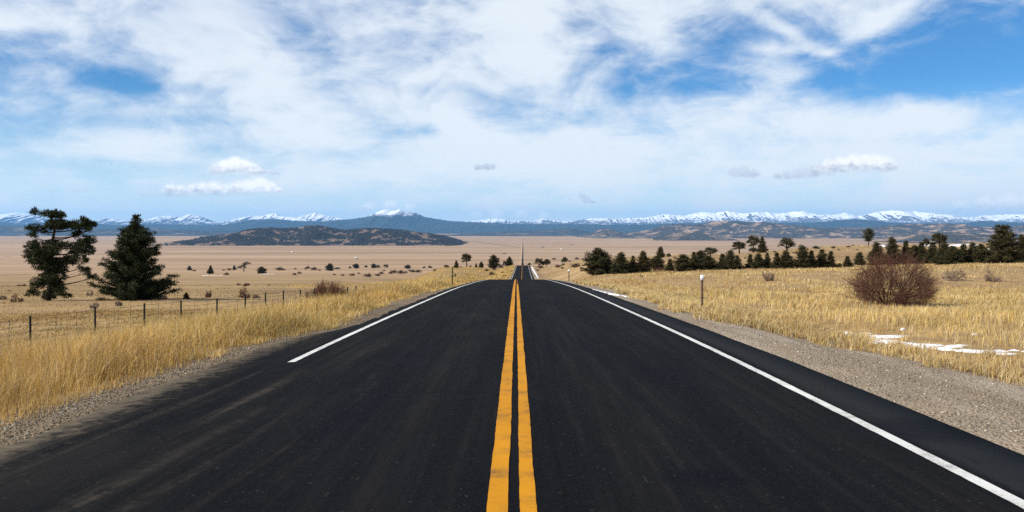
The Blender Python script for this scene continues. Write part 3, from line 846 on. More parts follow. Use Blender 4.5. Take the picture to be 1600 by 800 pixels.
# left verge, tall
Xs, Ys, Hs, Ws = [], [], [], []
for n, y0, y1, wl in ((190000, 7.5, 26, 19.5), (150000, 26, 62, 19.5), (90000, 62, 140, 19.5), (60000, 140, 560, 70)):
    X, Y = scatter(n, y0, y1, lambda y: np.maximum(-.60 * y - 2, -wl * sstep(0, 1, (y - 100) / 200) - 19.5 * (1 - sstep(0, 1, (y - 100) / 200)) if wl > 20 else -19.5) + road_x(y), lambda y: gravel_l(y) + .22 + road_x(y))
    lat = X - road_x(Y)
    k = clumpy(X, Y, .9, .40, 5) | clumpy(X, Y, 3.0, .5, 6); X, Y, lat = X[k], Y[k], lat[k]
    foot = gravel_l(Y) - lat
    k = rng.random(len(X)) < .10 + .9 * sstep(-.25, .35, foot + (fbm(X / .7, Y / .7, 3, 33) - .5) * 1.5); X, Y, lat = X[k], Y[k], lat[k]
    edge = sstep(0, 1.1, gravel_l(Y) - lat)
    h = (.16 + .42 * edge * (.5 + fbm(X / 1.6, Y / 1.6, 3, 8)) * (.55 + .9 * sstep(.3, .7, fbm(X / 5, Y / 5, 3, 9)))) * (.6 + .7 * rng.random(len(X)))
    h *= .90 * (1 - .62 * sstep(9, 16, -lat))
    Xs.append(X); Ys.append(Y); Hs.append(h); Ws.append(np.maximum(.0055, .00062 * Y) * (.7 + .6 * rng.random(len(X))))
blades('verge_grass', *map(np.concatenate, (Xs, Ys, Hs, Ws)), .55, (4, 3, 3, 2, .8, 1, .35), 'tall dry yellow grass on the bank left of the road', 1.06)
# dead weed stalks standing above the verge grass
X, Y = scatter(1500, 9, 60, lambda y: np.maximum(-.58 * y, -13) + road_x(y), lambda y: gravel_l(y) - .5 + road_x(y))
k = clumpy(X, Y, 1.6, .56, 91, .08); X, Y = X[k], Y[k]
blades('dead_weeds', X, Y, .45 + .35 * rng.random(len(X)), np.maximum(.009, .0007 * Y), .35, (0, 0, .2, 0, 1, .4, 3), 'dark dead weed stalks in the verge grass left of the road', .95)
# left field beyond the fence, short and sparse
Xs, Ys, Hs, Ws = [], [], [], []
for n, y0, y1 in ((70000, 33, 80), (110000, 80, 330)):
    X, Y = scatter(n, y0, y1, lambda y: -.62 * y - 2, lambda y: np.full_like(y, -19.0))
    k = clumpy(X, Y, 2.2, .47, 15, .3) & (rng.random(len(X)) > sstep(120, 330, Y)); X, Y = X[k], Y[k]
    h = .15 * (.5 + rng.random(len(X)))
    Xs.append(X); Ys.append(Y); Hs.append(h); Ws.append(np.maximum(.012, .0008 * Y) * (.7 + .6 * rng.random(len(X))))
blades('field_grass', *map(np.concatenate, (Xs, Ys, Hs, Ws)), .7, (3, 2, 1.5, 2, 1, 4, .2), 'short dry brown grass in the fenced left field', .74)
# right field, thinner where the snow streaks lie and along the gravel
SNOW1 = [at(*p) for p in ((1268, 514), (1330, 522), (1400, 535), (1470, 546), (1540, 555), (1610, 566))]
SNOW2 = [at(*p) for p in ((903, 449), (930, 454.5), (960, 461.5), (1000, 469.5))]


BUSH = at(1390, 476)


def near_line(X, Y, pts):
    d = np.full(len(X), 1e9)
    for (x0, y0), (x1, y1) in zip(pts[:-1], pts[1:]):
        u = np.clip(((X - x0) * (x1 - x0) + (Y - y0) * (y1 - y0)) / ((x1 - x0)**2 + (y1 - y0)**2), 0, 1)
        d = np.minimum(d, np.hypot(X - x0 - u * (x1 - x0), Y - y0 - u * (y1 - y0)))
    return d


Xs, Ys, Hs, Ws = [], [], [], []
for n, y0, y1 in ((170000, 11, 34), (210000, 34, 75), (150000, 75, 215), (60000, 215, 520)):
    X, Y = scatter(n, y0, y1, lambda y: gravel_r(y) + .9 + road_x(y), lambda y: .60 * y + 1)
    lat = X - road_x(Y); e = lat - gravel_r(Y)
    d = np.minimum(near_line(X, Y, SNOW1), np.hypot(X - BUSH[0], Y - BUSH[1] + .6) - 1.2)
    bare = fbm(X / 6 + 3, Y / 11, 4, 81)
    k = (clumpy(X, Y, .8, .47, 25, .16) | (clumpy(X, Y, 4, .50, 26, .14) & (e > 3))) & (rng.random(len(X)) < .15 + .85 * sstep(1.4, 4.0, e)) & (rng.random(len(X)) < sstep(.25, 1.3, d) + .05) & (rng.random(len(X)) < .16 + .84 * sstep(.43, .57, bare))
    X, Y, lat, e = X[k], Y[k], lat[k], e[k]
    h = (.09 + .27 * sstep(2.0, 6.0, e) * sstep(.2, .75, fbm(X / 3.5, Y / 5, 3, 28)) * 1.15) * (.5 + .8 * rng.random(len(X)))
    Xs.append(X); Ys.append(Y); Hs.append(h); Ws.append(np.maximum(.0060, .00050 * Y) * (.7 + .6 * rng.random(len(X))))
blades('field_grass', *map(np.concatenate, (Xs, Ys, Hs, Ws)), .65, (3.0, 3.4, .8, 3.4, 1, 2.4, .3), 'dry straw coloured grass in the field right of the road', 1.04, .75)
# pale bunch grass between the gravel and the field: separate tussocks
cx, cy = scatter(2600, 11, 75, lambda y: gravel_r(y) - .25 + road_x(y), lambda y: gravel_r(y) + 3.4 + road_x(y))
kk = (near_line(cx, cy, SNOW1) > .20 + .5 * rng.random(len(cx))) | (rng.random(len(cx)) < .32); cx, cy = cx[kk], cy[kk]
rad = .06 + .16 * rng.random(len(cx)); nb = 26
a = rng.random((len(cx), nb)) * 6.283; rr = rad[:, None] * rng.random((len(cx), nb))**.5
X = (cx[:, None] + rr * np.cos(a)).ravel(); Y = (cy[:, None] + rr * np.sin(a)).ravel()
h = np.repeat(.10 + .22 * rng.random(len(cx)), nb) * (.6 + .6 * rng.random(len(X)))
blades('bunch_grass', X, Y, h, np.maximum(.006, .00075 * Y), .8, (1.2, 3, .5, 4, .6, 2, .2), 'pale dry bunch grass along the edge of the right gravel', 1.05, .3)

# loose gravel
def stones(name, X, Y, sz, txt):
    n = len(X); k = 8
    ph = np.array([[x, y, z] for x in (-1, 1) for y in (-1, 1) for z in (-1, 1)], float)
    V = ph[None] * (.55 + .45 * rng.random((n, 8, 3))) * sz[:, None, None] * np.array([1, 1, .65])
    th = rng.random(n) * 6.28; c, s_ = np.cos(th)[:, None], np.sin(th)[:, None]
    V = np.stack([V[..., 0] * c - V[..., 1] * s_, V[..., 0] * s_ + V[..., 1] * c, V[..., 2]], 2)
    V = V + np.stack([X, Y, ground_z(X, Y) + sz * .25], 1)[:, None]
    f = np.array([(0, 1, 3, 2), (4, 6, 7, 5), (0, 4, 5, 1), (2, 3, 7, 6), (0, 2, 6, 4), (1, 5, 7, 3)])
    me = mesh(name, V.reshape(-1, 3), (np.arange(n)[:, None, None] * 8 + f[None]).reshape(-1, 4))
    pal = np.array([(.22, .175, .125), (.31, .255, .19), (.46, .41, .34), (.19, .135, .09), (.13, .11, .09)])
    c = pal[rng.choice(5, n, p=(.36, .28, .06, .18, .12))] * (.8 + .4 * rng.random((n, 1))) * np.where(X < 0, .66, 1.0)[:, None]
    add_attr(me, 'tint', np.repeat(c[:, None], 8, 1).reshape(-1, 3))
    return tag(link(name, me, M_STONE), txt, 'gravel', kind='stuff')


M_STONE, q = mat('stones'); q.put(q.p.inputs['Base Color'], q.attr('tint')[0])
X1, Y1 = scatter(30000, 6.5, 34, lambda y: edge_r(y) + .02 + road_x(y), lambda y: gravel_r(y) + .6 + road_x(y), 1.5)
X2, Y2 = scatter(26000, 7.0, 34, lambda y: gravel_l(y) - .3 + road_x(y), lambda y: edge_l(y) + .08 + road_x(y), 1.5)
X = np.concatenate([X1, X2]); Y = np.concatenate([Y1, Y2])
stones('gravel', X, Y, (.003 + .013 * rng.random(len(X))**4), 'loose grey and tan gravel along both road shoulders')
# thin straw litter on right gravel edge is part of the grass above

# ------------------------------------------------------------------ snow
def snow(label, pts, halfw, hgt=.03, seed=0, nlat=14):
    """ragged thin snow patch along a ground polyline"""
    pts = np.array(pts, float); seg = np.r_[0, np.cumsum(np.linalg.norm(np.diff(pts, axis=0), axis=1))]
    n = max(12, int(seg[-1] / .14)); n = min(n, 220); d = np.linspace(0, seg[-1], n)
    x = np.interp(d, seg, pts[:, 0]); y = np.interp(d, seg, pts[:, 1])
    tx = np.gradient(x); ty = np.gradient(y); L = np.hypot(tx, ty); nx, ny = ty / L, -tx / L
    env = np.sin(np.pi * np.clip(d / seg[-1], 0, 1))**.5
    q1 = max(halfw, .3); wl = halfw * env * np.clip((fbm(d * .9 / q1, d * 0, 5, seed, .65) - .30) * 4.2, .02, 1.7); wr = halfw * env * np.clip((fbm(d * .9 / q1, d * 0 + 9, 5, seed + 3, .65) - .30) * 4.2, .02, 1.7)
    f = np.linspace(-1, 1, nlat)
    rag = 1 + .35 * (fbm(d * 9, d * 0 + 3, 3, seed + 11) - .5); wl = wl * rag; wr = wr * rag[::-1]
    off = np.where(f[None] < 0, f[None] * wl[:, None], f[None] * wr[:, None])
    X = x[:, None] + nx[:, None] * off; Y = y[:, None] + ny[:, None] * off
    hole = fbm(X * 2.4 / max(.4, halfw), Y * 2.4 / max(.4, halfw), 4, seed + 7)
    Z = ground_z(X, Y) + hgt * (1 - f[None]**2)**.5 * 1.2 + (hole - .60) * hgt * 7.0 * (hole < .50) - .004
    me = mesh('snow_patch', np.stack([X, Y, Z], 2).reshape(-1, 3), grid_quads(n, nlat))
    return tag(link('snow_patch', me, M_SNOW, smooth=True), label, 'snow patch', 'snow patches lying by the road and field')


def G(*pp): return [at(*p) for p in pp]


snow('long thin white snow streak in the grass beside the right gravel shoulder', SNOW1, .64, .034, 3)
snow('narrow snow streak along the right shoulder below the far delineator', SNOW2, .20, .025, 5)
snow('white snow strip beside the road on the far rise', [(3.2 + 5.6, 320), (4.0 + 5.7, 380), (5.0 + 5.4, 470), (11.2, 550)], .45, .08, 6)
for px, py, w, lb in ((332, 430.5, 16, 'small white snow patch beside the lone conical tree on the left plain'), (418, 428.5, 10, 'white snow patch at the foot of the round tree on the left plain'),):
    a = at(px - w, py); b = at(px + w, py); snow(lb, [a, b], 2.2, .2, int(px))
for px, py, w, lb in ((1379, 385.2, 9, 'white snow on the slope behind the red bush'), (1449, 385.0, 9, 'white snow on the hill behind the tree row, left of the flat crowned tree'), (1497, 385.0, 9, 'white snow on the hill behind the tree row, right of the flat crowned tree'),
                      (1547, 390, 8, 'white snow just left of the tall right pine'), (1597, 384, 8, 'white snow at the right edge of the picture behind pines')):
    a = at(px - w, py, 230); b = at(px + w, py, 230); snow(lb, [a, b], 5.0, .5, int(px))


# ------------------------------------------------------------------ trees
def needle_tris(C, rad, n_per, ln, wd, up=.35, flat=.7):
    """tufts of needle-bundle faces round each centre: C (n,3), rad (n,)"""
    n = len(C) * n_per
    c = np.repeat(C, n_per, 0); r = np.repeat(rad, n_per)
    d = rng.normal(size=(n, 3)); d /= np.linalg.norm(d, axis=1)[:, None]
    d[:, 2] = d[:, 2] * flat + up; d /= np.linalg.norm(d, axis=1)[:, None]
    p = c + d * (r * rng.random(n)**.6)[:, None] * np.array([1, 1, flat])
    L = ln * (.6 + .8 * rng.random(n)); s = np.cross(d, rng.normal(size=(n, 3))); s /= np.linalg.norm(s, axis=1)[:, None] + 1e-9
    s *= (wd * (.6 + .8 * rng.random(n)))[:, None] / 2
    V = np.stack([p - s, p + s, p + d * L[:, None]], 1).reshape(-1, 3)
    return V, np.arange(n * 3).reshape(-1, 3), np.repeat(rng.random(n), 3)


def crown(name, C, rad, n_per, ln, wd, m, parent, **k):
    V, T, tint = needle_tris(np.asarray(C), np.asarray(rad), n_per, ln, wd, **k)
    me = mesh(name, V, None, T); add_attr(me, 'tint', np.stack([tint] * 3, 1))
    return link(name, me, m, parent)


def conical(h, rad, seed, n_per=26, ln=.34, wd=.10, clump=.36, bare=.04, fulln=1.0, m=None, power=.85, step=.42, irregular=.35, prof_pts=None, inner=.25):
    r = np.random.default_rng(seed)
    root = empty('pine_tree', (0, 0, 0)); mb = MB()
    lean = r.normal(size=2) * .02 * h
    zs = np.linspace(0, h * .97, 9)
    tp = np.stack([lean[0] * (zs / h)**2, lean[1] * (zs / h)**2, zs], 1)
    mb.tube(tp, np.interp(zs, [0, h], [.022 * h + .03, .02]), 7)
    C, Rr = [], []
    z = bare * h + .15
    while z < h * .98:
        f = z / h
        if prof_pts:
            prof = float(np.interp(f, *zip(*prof_pts)))
        else:
            prof = (1 - f)**power
            if f < .10: prof *= .75 + 2.5 * f
        nb = int(round(5 + 4 * (1 - f)))
        a0 = r.random() * 6.28
        for j in range(nb):
            L = rad * prof * (1 - irregular + irregular * 2 * r.random()) * (.92 + .2 * r.random())
            L = max(L, .18)
            a = a0 + j * 6.283 / nb + r.normal() * .25
            rise = .10 + .35 * f + r.normal() * .10
            bx, by = np.interp(z, zs, tp[:, 0]), np.interp(z, zs, tp[:, 1])
            u = np.array([0, .5, 1.0])
            pts = np.stack([bx + np.cos(a) * L * u, by + np.sin(a) * L * u, z + L * rise * u - .10 * L * np.sin(u * 3.14) * (1 - f)], 1)
            if L > .35: mb.tube(pts, [.012 * h * (1 - f) + .015, .01 * h * (1 - f) + .01, .008], 4, cap=False)
            ks = max(1, int(L / (clump * .85) * fulln))
            for kk in range(ks):
                q_ = inner + (1.03 - inner) * (kk + r.random() * .6) / ks if ks > 1 else 1.0
                p = np.array([np.interp(q_, u, pts[:, i]) for i in range(3)]) + r.normal(size=3) * clump * .22
                C.append(p); Rr.append(clump * (.7 + .5 * r.random()) * (1.0 if L > .5 else .75))
        z += step * (.8 + .4 * r.random()) * (h / 8)**.5
    C.append([tp[-1, 0], tp[-1, 1], h - .1]); Rr.append(clump * .5)
    mb.build('trunk', M_BARK, root, True)
    crown('crown', C, Rr, n_per, ln, wd, m or M_NEEDLE, root)
    return root


def padded(pads, trunk_pts, trunk_r, seed, n_per=22, ln=.30, wd=.085, clump=.30, dens=1.0, m=None, name='pine_tree', smooth_branch=True):
    """tree whose foliage sits in separate flat pads (x, z, rx, rz, y, ry) carried by limbs from the trunk"""
    r = np.random.default_rng(seed)
    root = empty(name, (0, 0, 0)); mb = MB()
    tp = np.asarray(trunk_pts, float); mb.tube(tp, trunk_r, 9)
    C, Rr = [], []
    for (x, z, rx, rz, y, ry) in pads:
        n = max(4, int(dens * rx * ry * (rz * 1.6 + .25) / (clump**3) * .42))
        d = r.normal(size=(n, 3)); d /= np.linalg.norm(d, axis=1)[:, None]; d *= (r.random(n)**.45)[:, None]
        c = np.stack([x + d[:, 0] * rx, y + d[:, 1] * ry, z + d[:, 2] * rz + .10 * rz * (1 - d[:, 0]**2)], 1)
        wv = fbm(c[:, 0] * 1.6 + 40, c[:, 1] * 1.6 + c[:, 2] * 2.2 + 40, 3, seed)
        c = c[wv > .36]
        C.append(c); Rr.append(clump * (.6 + .6 * r.random(len(c))))
        # limb from the trunk to the pad
        zt = z - abs(x) * .18 - .1
        zt = min(max(zt, tp[1, 2]), tp[-1, 2])
        b = np.array([np.interp(zt, tp[:, 2], tp[:, i]) for i in range(3)])
        e = np.array([x, y, z - rz * .3])
        mid = (b + e) / 2 + np.array([0, 0, -.12 * np.linalg.norm(e - b)]) + r.normal(size=3) * .12
        u = np.linspace(0, 1, 6)[:, None]
        pts = (1 - u)**2 * b + 2 * u * (1 - u) * mid + u**2 * e
        mb.tube(pts, np.linspace(.045 + .03 * np.linalg.norm(e - b) / 2, .02, 6), 5, cap=False)
        for _ in range(int(4 + rx * 3)):
            i = r.integers(2, 6); k = r.integers(0, max(1, len(c)))
            if len(c): mb.tube([pts[i], (pts[i] + c[k]) / 2 + r.normal(size=3) * .06, c[k]], [.02, .014, .008], 3, cap=False)
    mb.build('trunk', M_BARK, root, True)
    crown('crown', np.vstack(C), np.concatenate(Rr), n_per, ln, wd, m or M_NEEDLE, root, up=.45, flat=.8)
    return root


# --- big irregular pine at far left; pixel outline measured from its base, 0.07 m per photo pixel at its distance
bx, by = at(78, 470)
k = by / F
def pad(x0, x1, y0, y1, yo=0.0, ryk=.8):
    cx, cz = (x0 + x1) / 2 - 76, 470 - (y0 + y1) / 2
    rx, rz = (x1 - x0) / 2 * k, (y1 - y0) / 2 * k
    return (cx * k, cz * k, max(.2, rx - .10), max(.12, rz - .06), yo, rx * ryk)
pads = [pad(43, 68, 326, 338), pad(60, 100, 329, 343, .2), pad(86, 102, 332, 346, -.2), pad(66, 112, 343, 360), pad(100, 146, 342, 362, .4), pad(118, 138, 340, 352, -.3), pad(128, 148, 354, 364, -.4), pad(40, 74, 351, 365, -.3), pad(38, 58, 362, 373, .2), pad(56, 74, 358, 370, .5),
        pad(102, 126, 360, 373, .3), pad(118, 148, 368, 386, .1), pad(128, 148, 380, 389, -.2), pad(36, 68, 376, 394, 0), pad(28, 50, 388, 408, .3), pad(44, 82, 388, 406, -.6), pad(60, 90, 376, 398, .8), pad(84, 112, 376, 392, -.4),
        pad(96, 130, 378, 402, .5), pad(118, 148, 383, 402, -.2), pad(38, 66, 402, 416, .2), pad(50, 90, 398, 422, -.4), pad(84, 120, 396, 418, .6), pad(104, 142, 398, 412, -.5), pad(62, 104, 412, 432, .1), pad(116, 134, 410, 424, .2), pad(120, 142, 418, 432, -.2), pad(130, 151, 428, 438, 0),
        pad(46, 70, 413, 424, .4), pad(58, 106, 424, 444, -.2), pad(42, 74, 434, 456, .3), pad(40, 62, 450, 468, -.2), pad(66, 98, 440, 462, .5), pad(84, 106, 446, 464, -.4), pad(92, 113, 458, 468, .1), pad(58, 90, 456, 470, 0), pad(62, 98, 384, 404, -.9), pad(56, 96, 404, 424, .8), pad(60, 92, 430, 452, .8), pad(70, 100, 350, 362, .6)]
tr_pts = [((x - 76) * k, 0, (470 - y) * k) for x, y in ((74, 475), (75, 450), (76, 425), (78, 400), (80, 378), (83, 360), (82, 348), (77, 340), (72, 335))]
T = padded(pads, tr_pts, [.30, .25, .23, .21, .18, .15, .12, .09, .05], 5, n_per=34, ln=.25, wd=.080, clump=.28, dens=1.9)
T.location = (bx, by, gz(bx, by))
tag(T, 'tall ragged pine with separate flat branches at the far left', 'tree')

# --- broad conical pine beside it
bx, by = at(210, 468)
k = by / F
h = 131 * k
T = conical(h, 59 * k, 21, n_per=44, ln=.26, wd=.085, clump=.36, bare=.01, fulln=1.35, step=.30, irregular=.40, inner=.06,
            prof_pts=[(0, .55), (.04, .86), (.10, .92), (.2, .80), (.34, .56), (.48, .52), (.6, .46), (.7, .36), (.8, .22), (.88, .12), (.95, .07), (1, .03)])
T.location = (bx, by, gz(bx, by))
tag(T, 'broad dark conical pine standing right of the ragged pine', 'tree')

# --- shared kinds for the smaller trees (unit heights as built)
KIND = {}
def kind(name, o, h, w): KIND[name] = [o, h, w, False]
kind('cone', conical(6.0, 1.7, 31, 26, .36, .12, .36, fulln=1.1, m=M_NEEDLE2), 6.0, 3.5)
kind('cone2', conical(6.0, 1.9, 37, 26, .36, .12, .40, fulln=1.1, m=M_NEEDLE2, irregular=.45, power=.7), 6.0, 4.0)
kind('cone3', conical(6.0, 1.5, 39, 26, .36, .12, .36, fulln=1.0, m=M_NEEDLE2, irregular=.5, power=.75), 6.0, 3.2)
kind('blunt', conical(6.0, 2.1, 43, 30, .36, .12, .40, fulln=1.2, m=M_NEEDLE2, irregular=.42, inner=.1, prof_pts=[(0, .70), (.1, .95), (.3, 1), (.5, .90), (.7, .66), (.85, .42), (1, .10)]), 6.0, 4.6)
kind('blunt2', conical(6.0, 2.3, 47, 30, .36, .12, .42, fulln=1.2, m=M_NEEDLE2, irregular=.55, inner=.1, prof_pts=[(0, .5), (.12, .85), (.35, 1), (.6, .92), (.8, .6), (.92, .36), (1, .10)]), 6.0, 5.0)
kind('spiky', conical(7.5, 2.9, 53, 30, .42, .10, .36, fulln=1.0, m=M_NEEDLE2, irregular=.45, power=.6, step=.5), 7.5, 5.8)
kind('tall', conical(8.0, 1.9, 57, 28, .36, .12, .42, bare=.28, fulln=1.1, m=M_NEEDLE2, irregular=.5, step=.6, prof_pts=[(0, .3), (.28, .45), (.4, .85), (.55, 1), (.75, .85), (.9, .5), (1, .15)]), 8.0, 4.0)
kind('open', padded([(0, 4.4, 1.9, .8, .2, 1.6), (-1.2, 3.6, 1.1, .7, -.5, 1.0), (1.2, 3.5, 1.3, .7, .5, 1.1), (.2, 3.0, 1.2, .6, -.8, 1.0), (-.3, 5.0, 1.1, .5, .3, 1.0), (-.8, 2.4, .9, .45, .6, .8), (.9, 2.6, .7, .4, .1, .7)],
     [(0, 0, -.2), (.05, 0, 1.2), (-.05, .05, 2.6), (.05, 0, 3.8), (0, 0, 4.8)], [.24, .20, .16, .13, .06], 61, 26, .36, .12, .42, 2.4, M_NEEDLE2), 5.6, 4.4)
kind('dome', padded([(0, 2.8, 2.0, 1.2, 0, 1.8), (-1.4, 1.9, 1.1, .9, .3, 1.0), (1.5, 1.7, 1.3, .9, -.3, 1.1), (.9, 3.4, 1.2, .8, .4, 1.0), (-.8, 3.4, 1.1, .7, -.4, 1.0), (.6, 1.1, .9, .5, .5, .8)],
     [(0, 0, -.2), (.1, 0, .8), (0, .05, 1.8), (.05, 0, 3.2)], [.26, .21, .16, .08], 67, 26, .36, .12, .44, 1.7, M_NEEDLE2), 4.3, 5.2)
kind('windswept', padded([(-1.6, 2.1, 1.2, .45, 0, .9), (-.3, 3.0, 1.2, .5, .2, 1.0), (.9, 3.9, 1.2, .5, -.2, 1.0), (1.6, 4.7, 1.0, .45, 0, .9), (2.2, 4.2, .6, .3, .2, .6), (.3, 2.2, .8, .35, .4, .7)],
     [(.3, 0, -.2), (.25, 0, 1.2), (.5, .05, 2.6), (1.2, 0, 4.2)], [.22, .18, .14, .06], 71, 26, .36, .12, .44, 2.8, M_NEEDLE2), 5.2, 5.4)
kind('low', padded([(0, .9, 1.6, .65, 0, 1.3), (1.0, .8, 1.0, .5, .3, .9), (-1.1, .7, 1.0, .5, -.3, .9), (.2, 1.4, .9, .4, 0, .8)],
     [(0, 0, -.2), (0, 0, .5), (.05, 0, 1.2)], [.14, .11, .05], 73, 24, .34, .12, .38, 1.8, M_NEEDLE2), 1.9, 3.8)


def tree(kd, px, ytop, ybase, wpx, label, group, lo=20., hi=30000., Y=None, cat='tree'):
    src, h0, w0, used = KIND[kd]
    if Y is None: x, y = at(px, ybase, lo, hi)
    else: x, y = (px - 800) / F * Y, Y
    zb = gz(x, y)
    ztop = CAMZ + (HY - ytop) / F * y
    h = max(ztop - zb, (ybase - ytop) * .8 / F * y); w = wpx * y / F
    o = src if not used else copy_tree(src)
    KIND[kd][3] = True
    sz = h / h0; sxy = min(max(w / w0, sz * .6), sz * 1.8)
    o.location = (x, y, zb - .1); o.scale = (sxy, sxy, sz); o.rotation_euler = (0, 0, random.uniform(-.5, .5) if kd in ('open', 'dome', 'windswept') else random.random() * 6.28)
    if kd in ('windswept',): o.rotation_euler = (0, 0, 0)
    tag(o, label, cat, group)
    return o


ORD = ['first', 'second', 'third', 'fourth', 'fifth', 'sixth', 'seventh', 'eighth', 'ninth', 'tenth', 'eleventh', 'twelfth', 'thirteenth', 'fourteenth', 'fifteenth', 'sixteenth', 'seventeenth', 'eighteenth', 'nineteenth', 'twentieth',
       'twenty first', 'twenty second', 'twenty third', 'twenty fourth', 'twenty fifth']
# right row between road and bush: kind, px, top, base, width, look
ROW1 = [('blunt', 935, 389, 429, 38, 'big dense dark'), ('cone', 950, 399, 427, 12, 'slim half hidden'), ('cone2', 970, 395, 427.5, 28, 'broad dark'), ('cone3', 989, 400, 427, 15, 'narrow'), ('cone2', 1005, 393, 426, 25, 'bushy pointed'),
        ('blunt2', 1027, 400, 421, 20, 'brownish rounded'), ('cone', 1047, 404, 424, 13, 'small pointed'), ('blunt', 1068, 398, 423.5, 27, 'squat dark'), ('cone3', 1084, 394, 422, 13, 'narrow'), ('blunt2', 1095, 392, 421, 15, 'rounded'),
        ('blunt', 1106, 400, 422, 30, 'wide bushy'), ('cone', 1129, 396, 421, 15, 'narrow pointed'), ('cone2', 1141, 391, 421, 22, 'tall bushy'), ('cone3', 1152, 399, 421, 14, 'short'), ('cone', 1172, 397, 420.5, 14, 'small pointed'),
        ('cone2', 1185, 396, 420.5, 20, 'broad pointed'), ('cone3', 1199, 395, 420, 12, 'slim'), ('cone', 1214, 394, 420.5, 17, 'pointed'), ('cone2', 1228, 392, 420, 23, 'broad'), ('cone2', 1254, 384, 419, 27, 'tall broad'),
        ('cone', 1268, 391, 419, 14, 'dark pointed'), ('cone3', 1284, 390, 418.5, 17, 'ragged'), ('cone', 1298, 392, 418.5, 15, 'pointed'), ('low', 1311, 410, 418.5, 8, 'tiny low'), ('cone', 1324, 399.5, 417, 12, 'small isolated')]
for i, (kd, px, a, b, w, look) in enumerate(ROW1):
    tree(kd, px, a, b, w * random.uniform(1.08, 1.32), f'{look} pine, {ORD[i]} from left in the right field row', 'pines in the row between the road and the red bush', 120)
ROW2 = [('cone2', 1343, 394, 414, 15, 'small brownish'), ('cone2', 1370, 379, 414, 24, 'pointed'), ('cone2', 1394, 372, 413, 26, 'tall conical'), ('cone', 1415, 376, 412, 18, 'narrow tall'), ('blunt2', 1430, 384, 412, 24, 'dark rounded'), ('cone', 1440, 378, 412, 18, 'slim pointed'),
        ('cone3', 1457, 379, 412, 20, 'ragged pointed'), ('cone2', 1476, 380, 413, 30, 'wide dark'), ('blunt', 1489, 385, 413, 22, 'dense rounded'), ('cone', 1505, 381, 412, 20, 'pointed'), ('cone2', 1520, 379, 411.5, 22, 'broad'), ('blunt', 1533, 382, 411.5, 20, 'dense'),
        ('cone3', 1546, 391, 411, 16, 'short'), ('spiky', 1569, 352, 411, 52, 'tallest spiky'), ('cone2', 1597, 368, 409, 24, 'dark')]
for i, (kd, px, a, b, w, look) in enumerate(ROW2):
    tree(kd, px, a, b, w * random.uniform(1.08, 1.32), f'{look} pine, {ORD[i]} from left in the thicket by the red bush', 'pines in the thicket right of the red bush', 120)
HB = [('cone2', 1032, 385.5, 402, 15, 'bushy tree standing behind the row, above its brownish rounded pine'), ('low', 1045, 395, 402, 10, 'low shrubby tree just right of the bushy one behind the row'),
      ('open', 1110, 386, 404, 22, 'round crowned tree rising behind the wide bushy pine'), ('open', 1155, 377, 397, 25, 'flat crowned tree with bare trunk, leftmost on the pale hill'), ('open', 1177, 367.5, 395, 20, 'tall open tree on the pale hill crest with high crown'),
      ('cone3', 1191, 370, 395, 15, 'leaning conical tree touching the tall open tree on the crest'), ('low', 1178, 386, 395, 18, 'low bush tree under the tall open tree on the crest'), ('dome', 1229, 371, 391.5, 30, 'broad domed tree alone on the pale hill crest'),
      ('tall', 1357, 357, 384.5, 16, 'lone tall slender pine on the bare hill above the row'), ('low', 1275, 383.6, 389.5, 12, 'low dark bush tree between the domed tree and the slender pine'), ('open', 1468, 364, 392, 28, 'flat topped tree rising behind the thicket'),
      ('dome', 1447, 372, 386, 15, 'small flat crowned tree behind the thicket, left of the flat topped tree')]
for kd, px, a, b, w, lb in HB:
    tree(kd, px, a, b, w, lb, None, 230, 600)
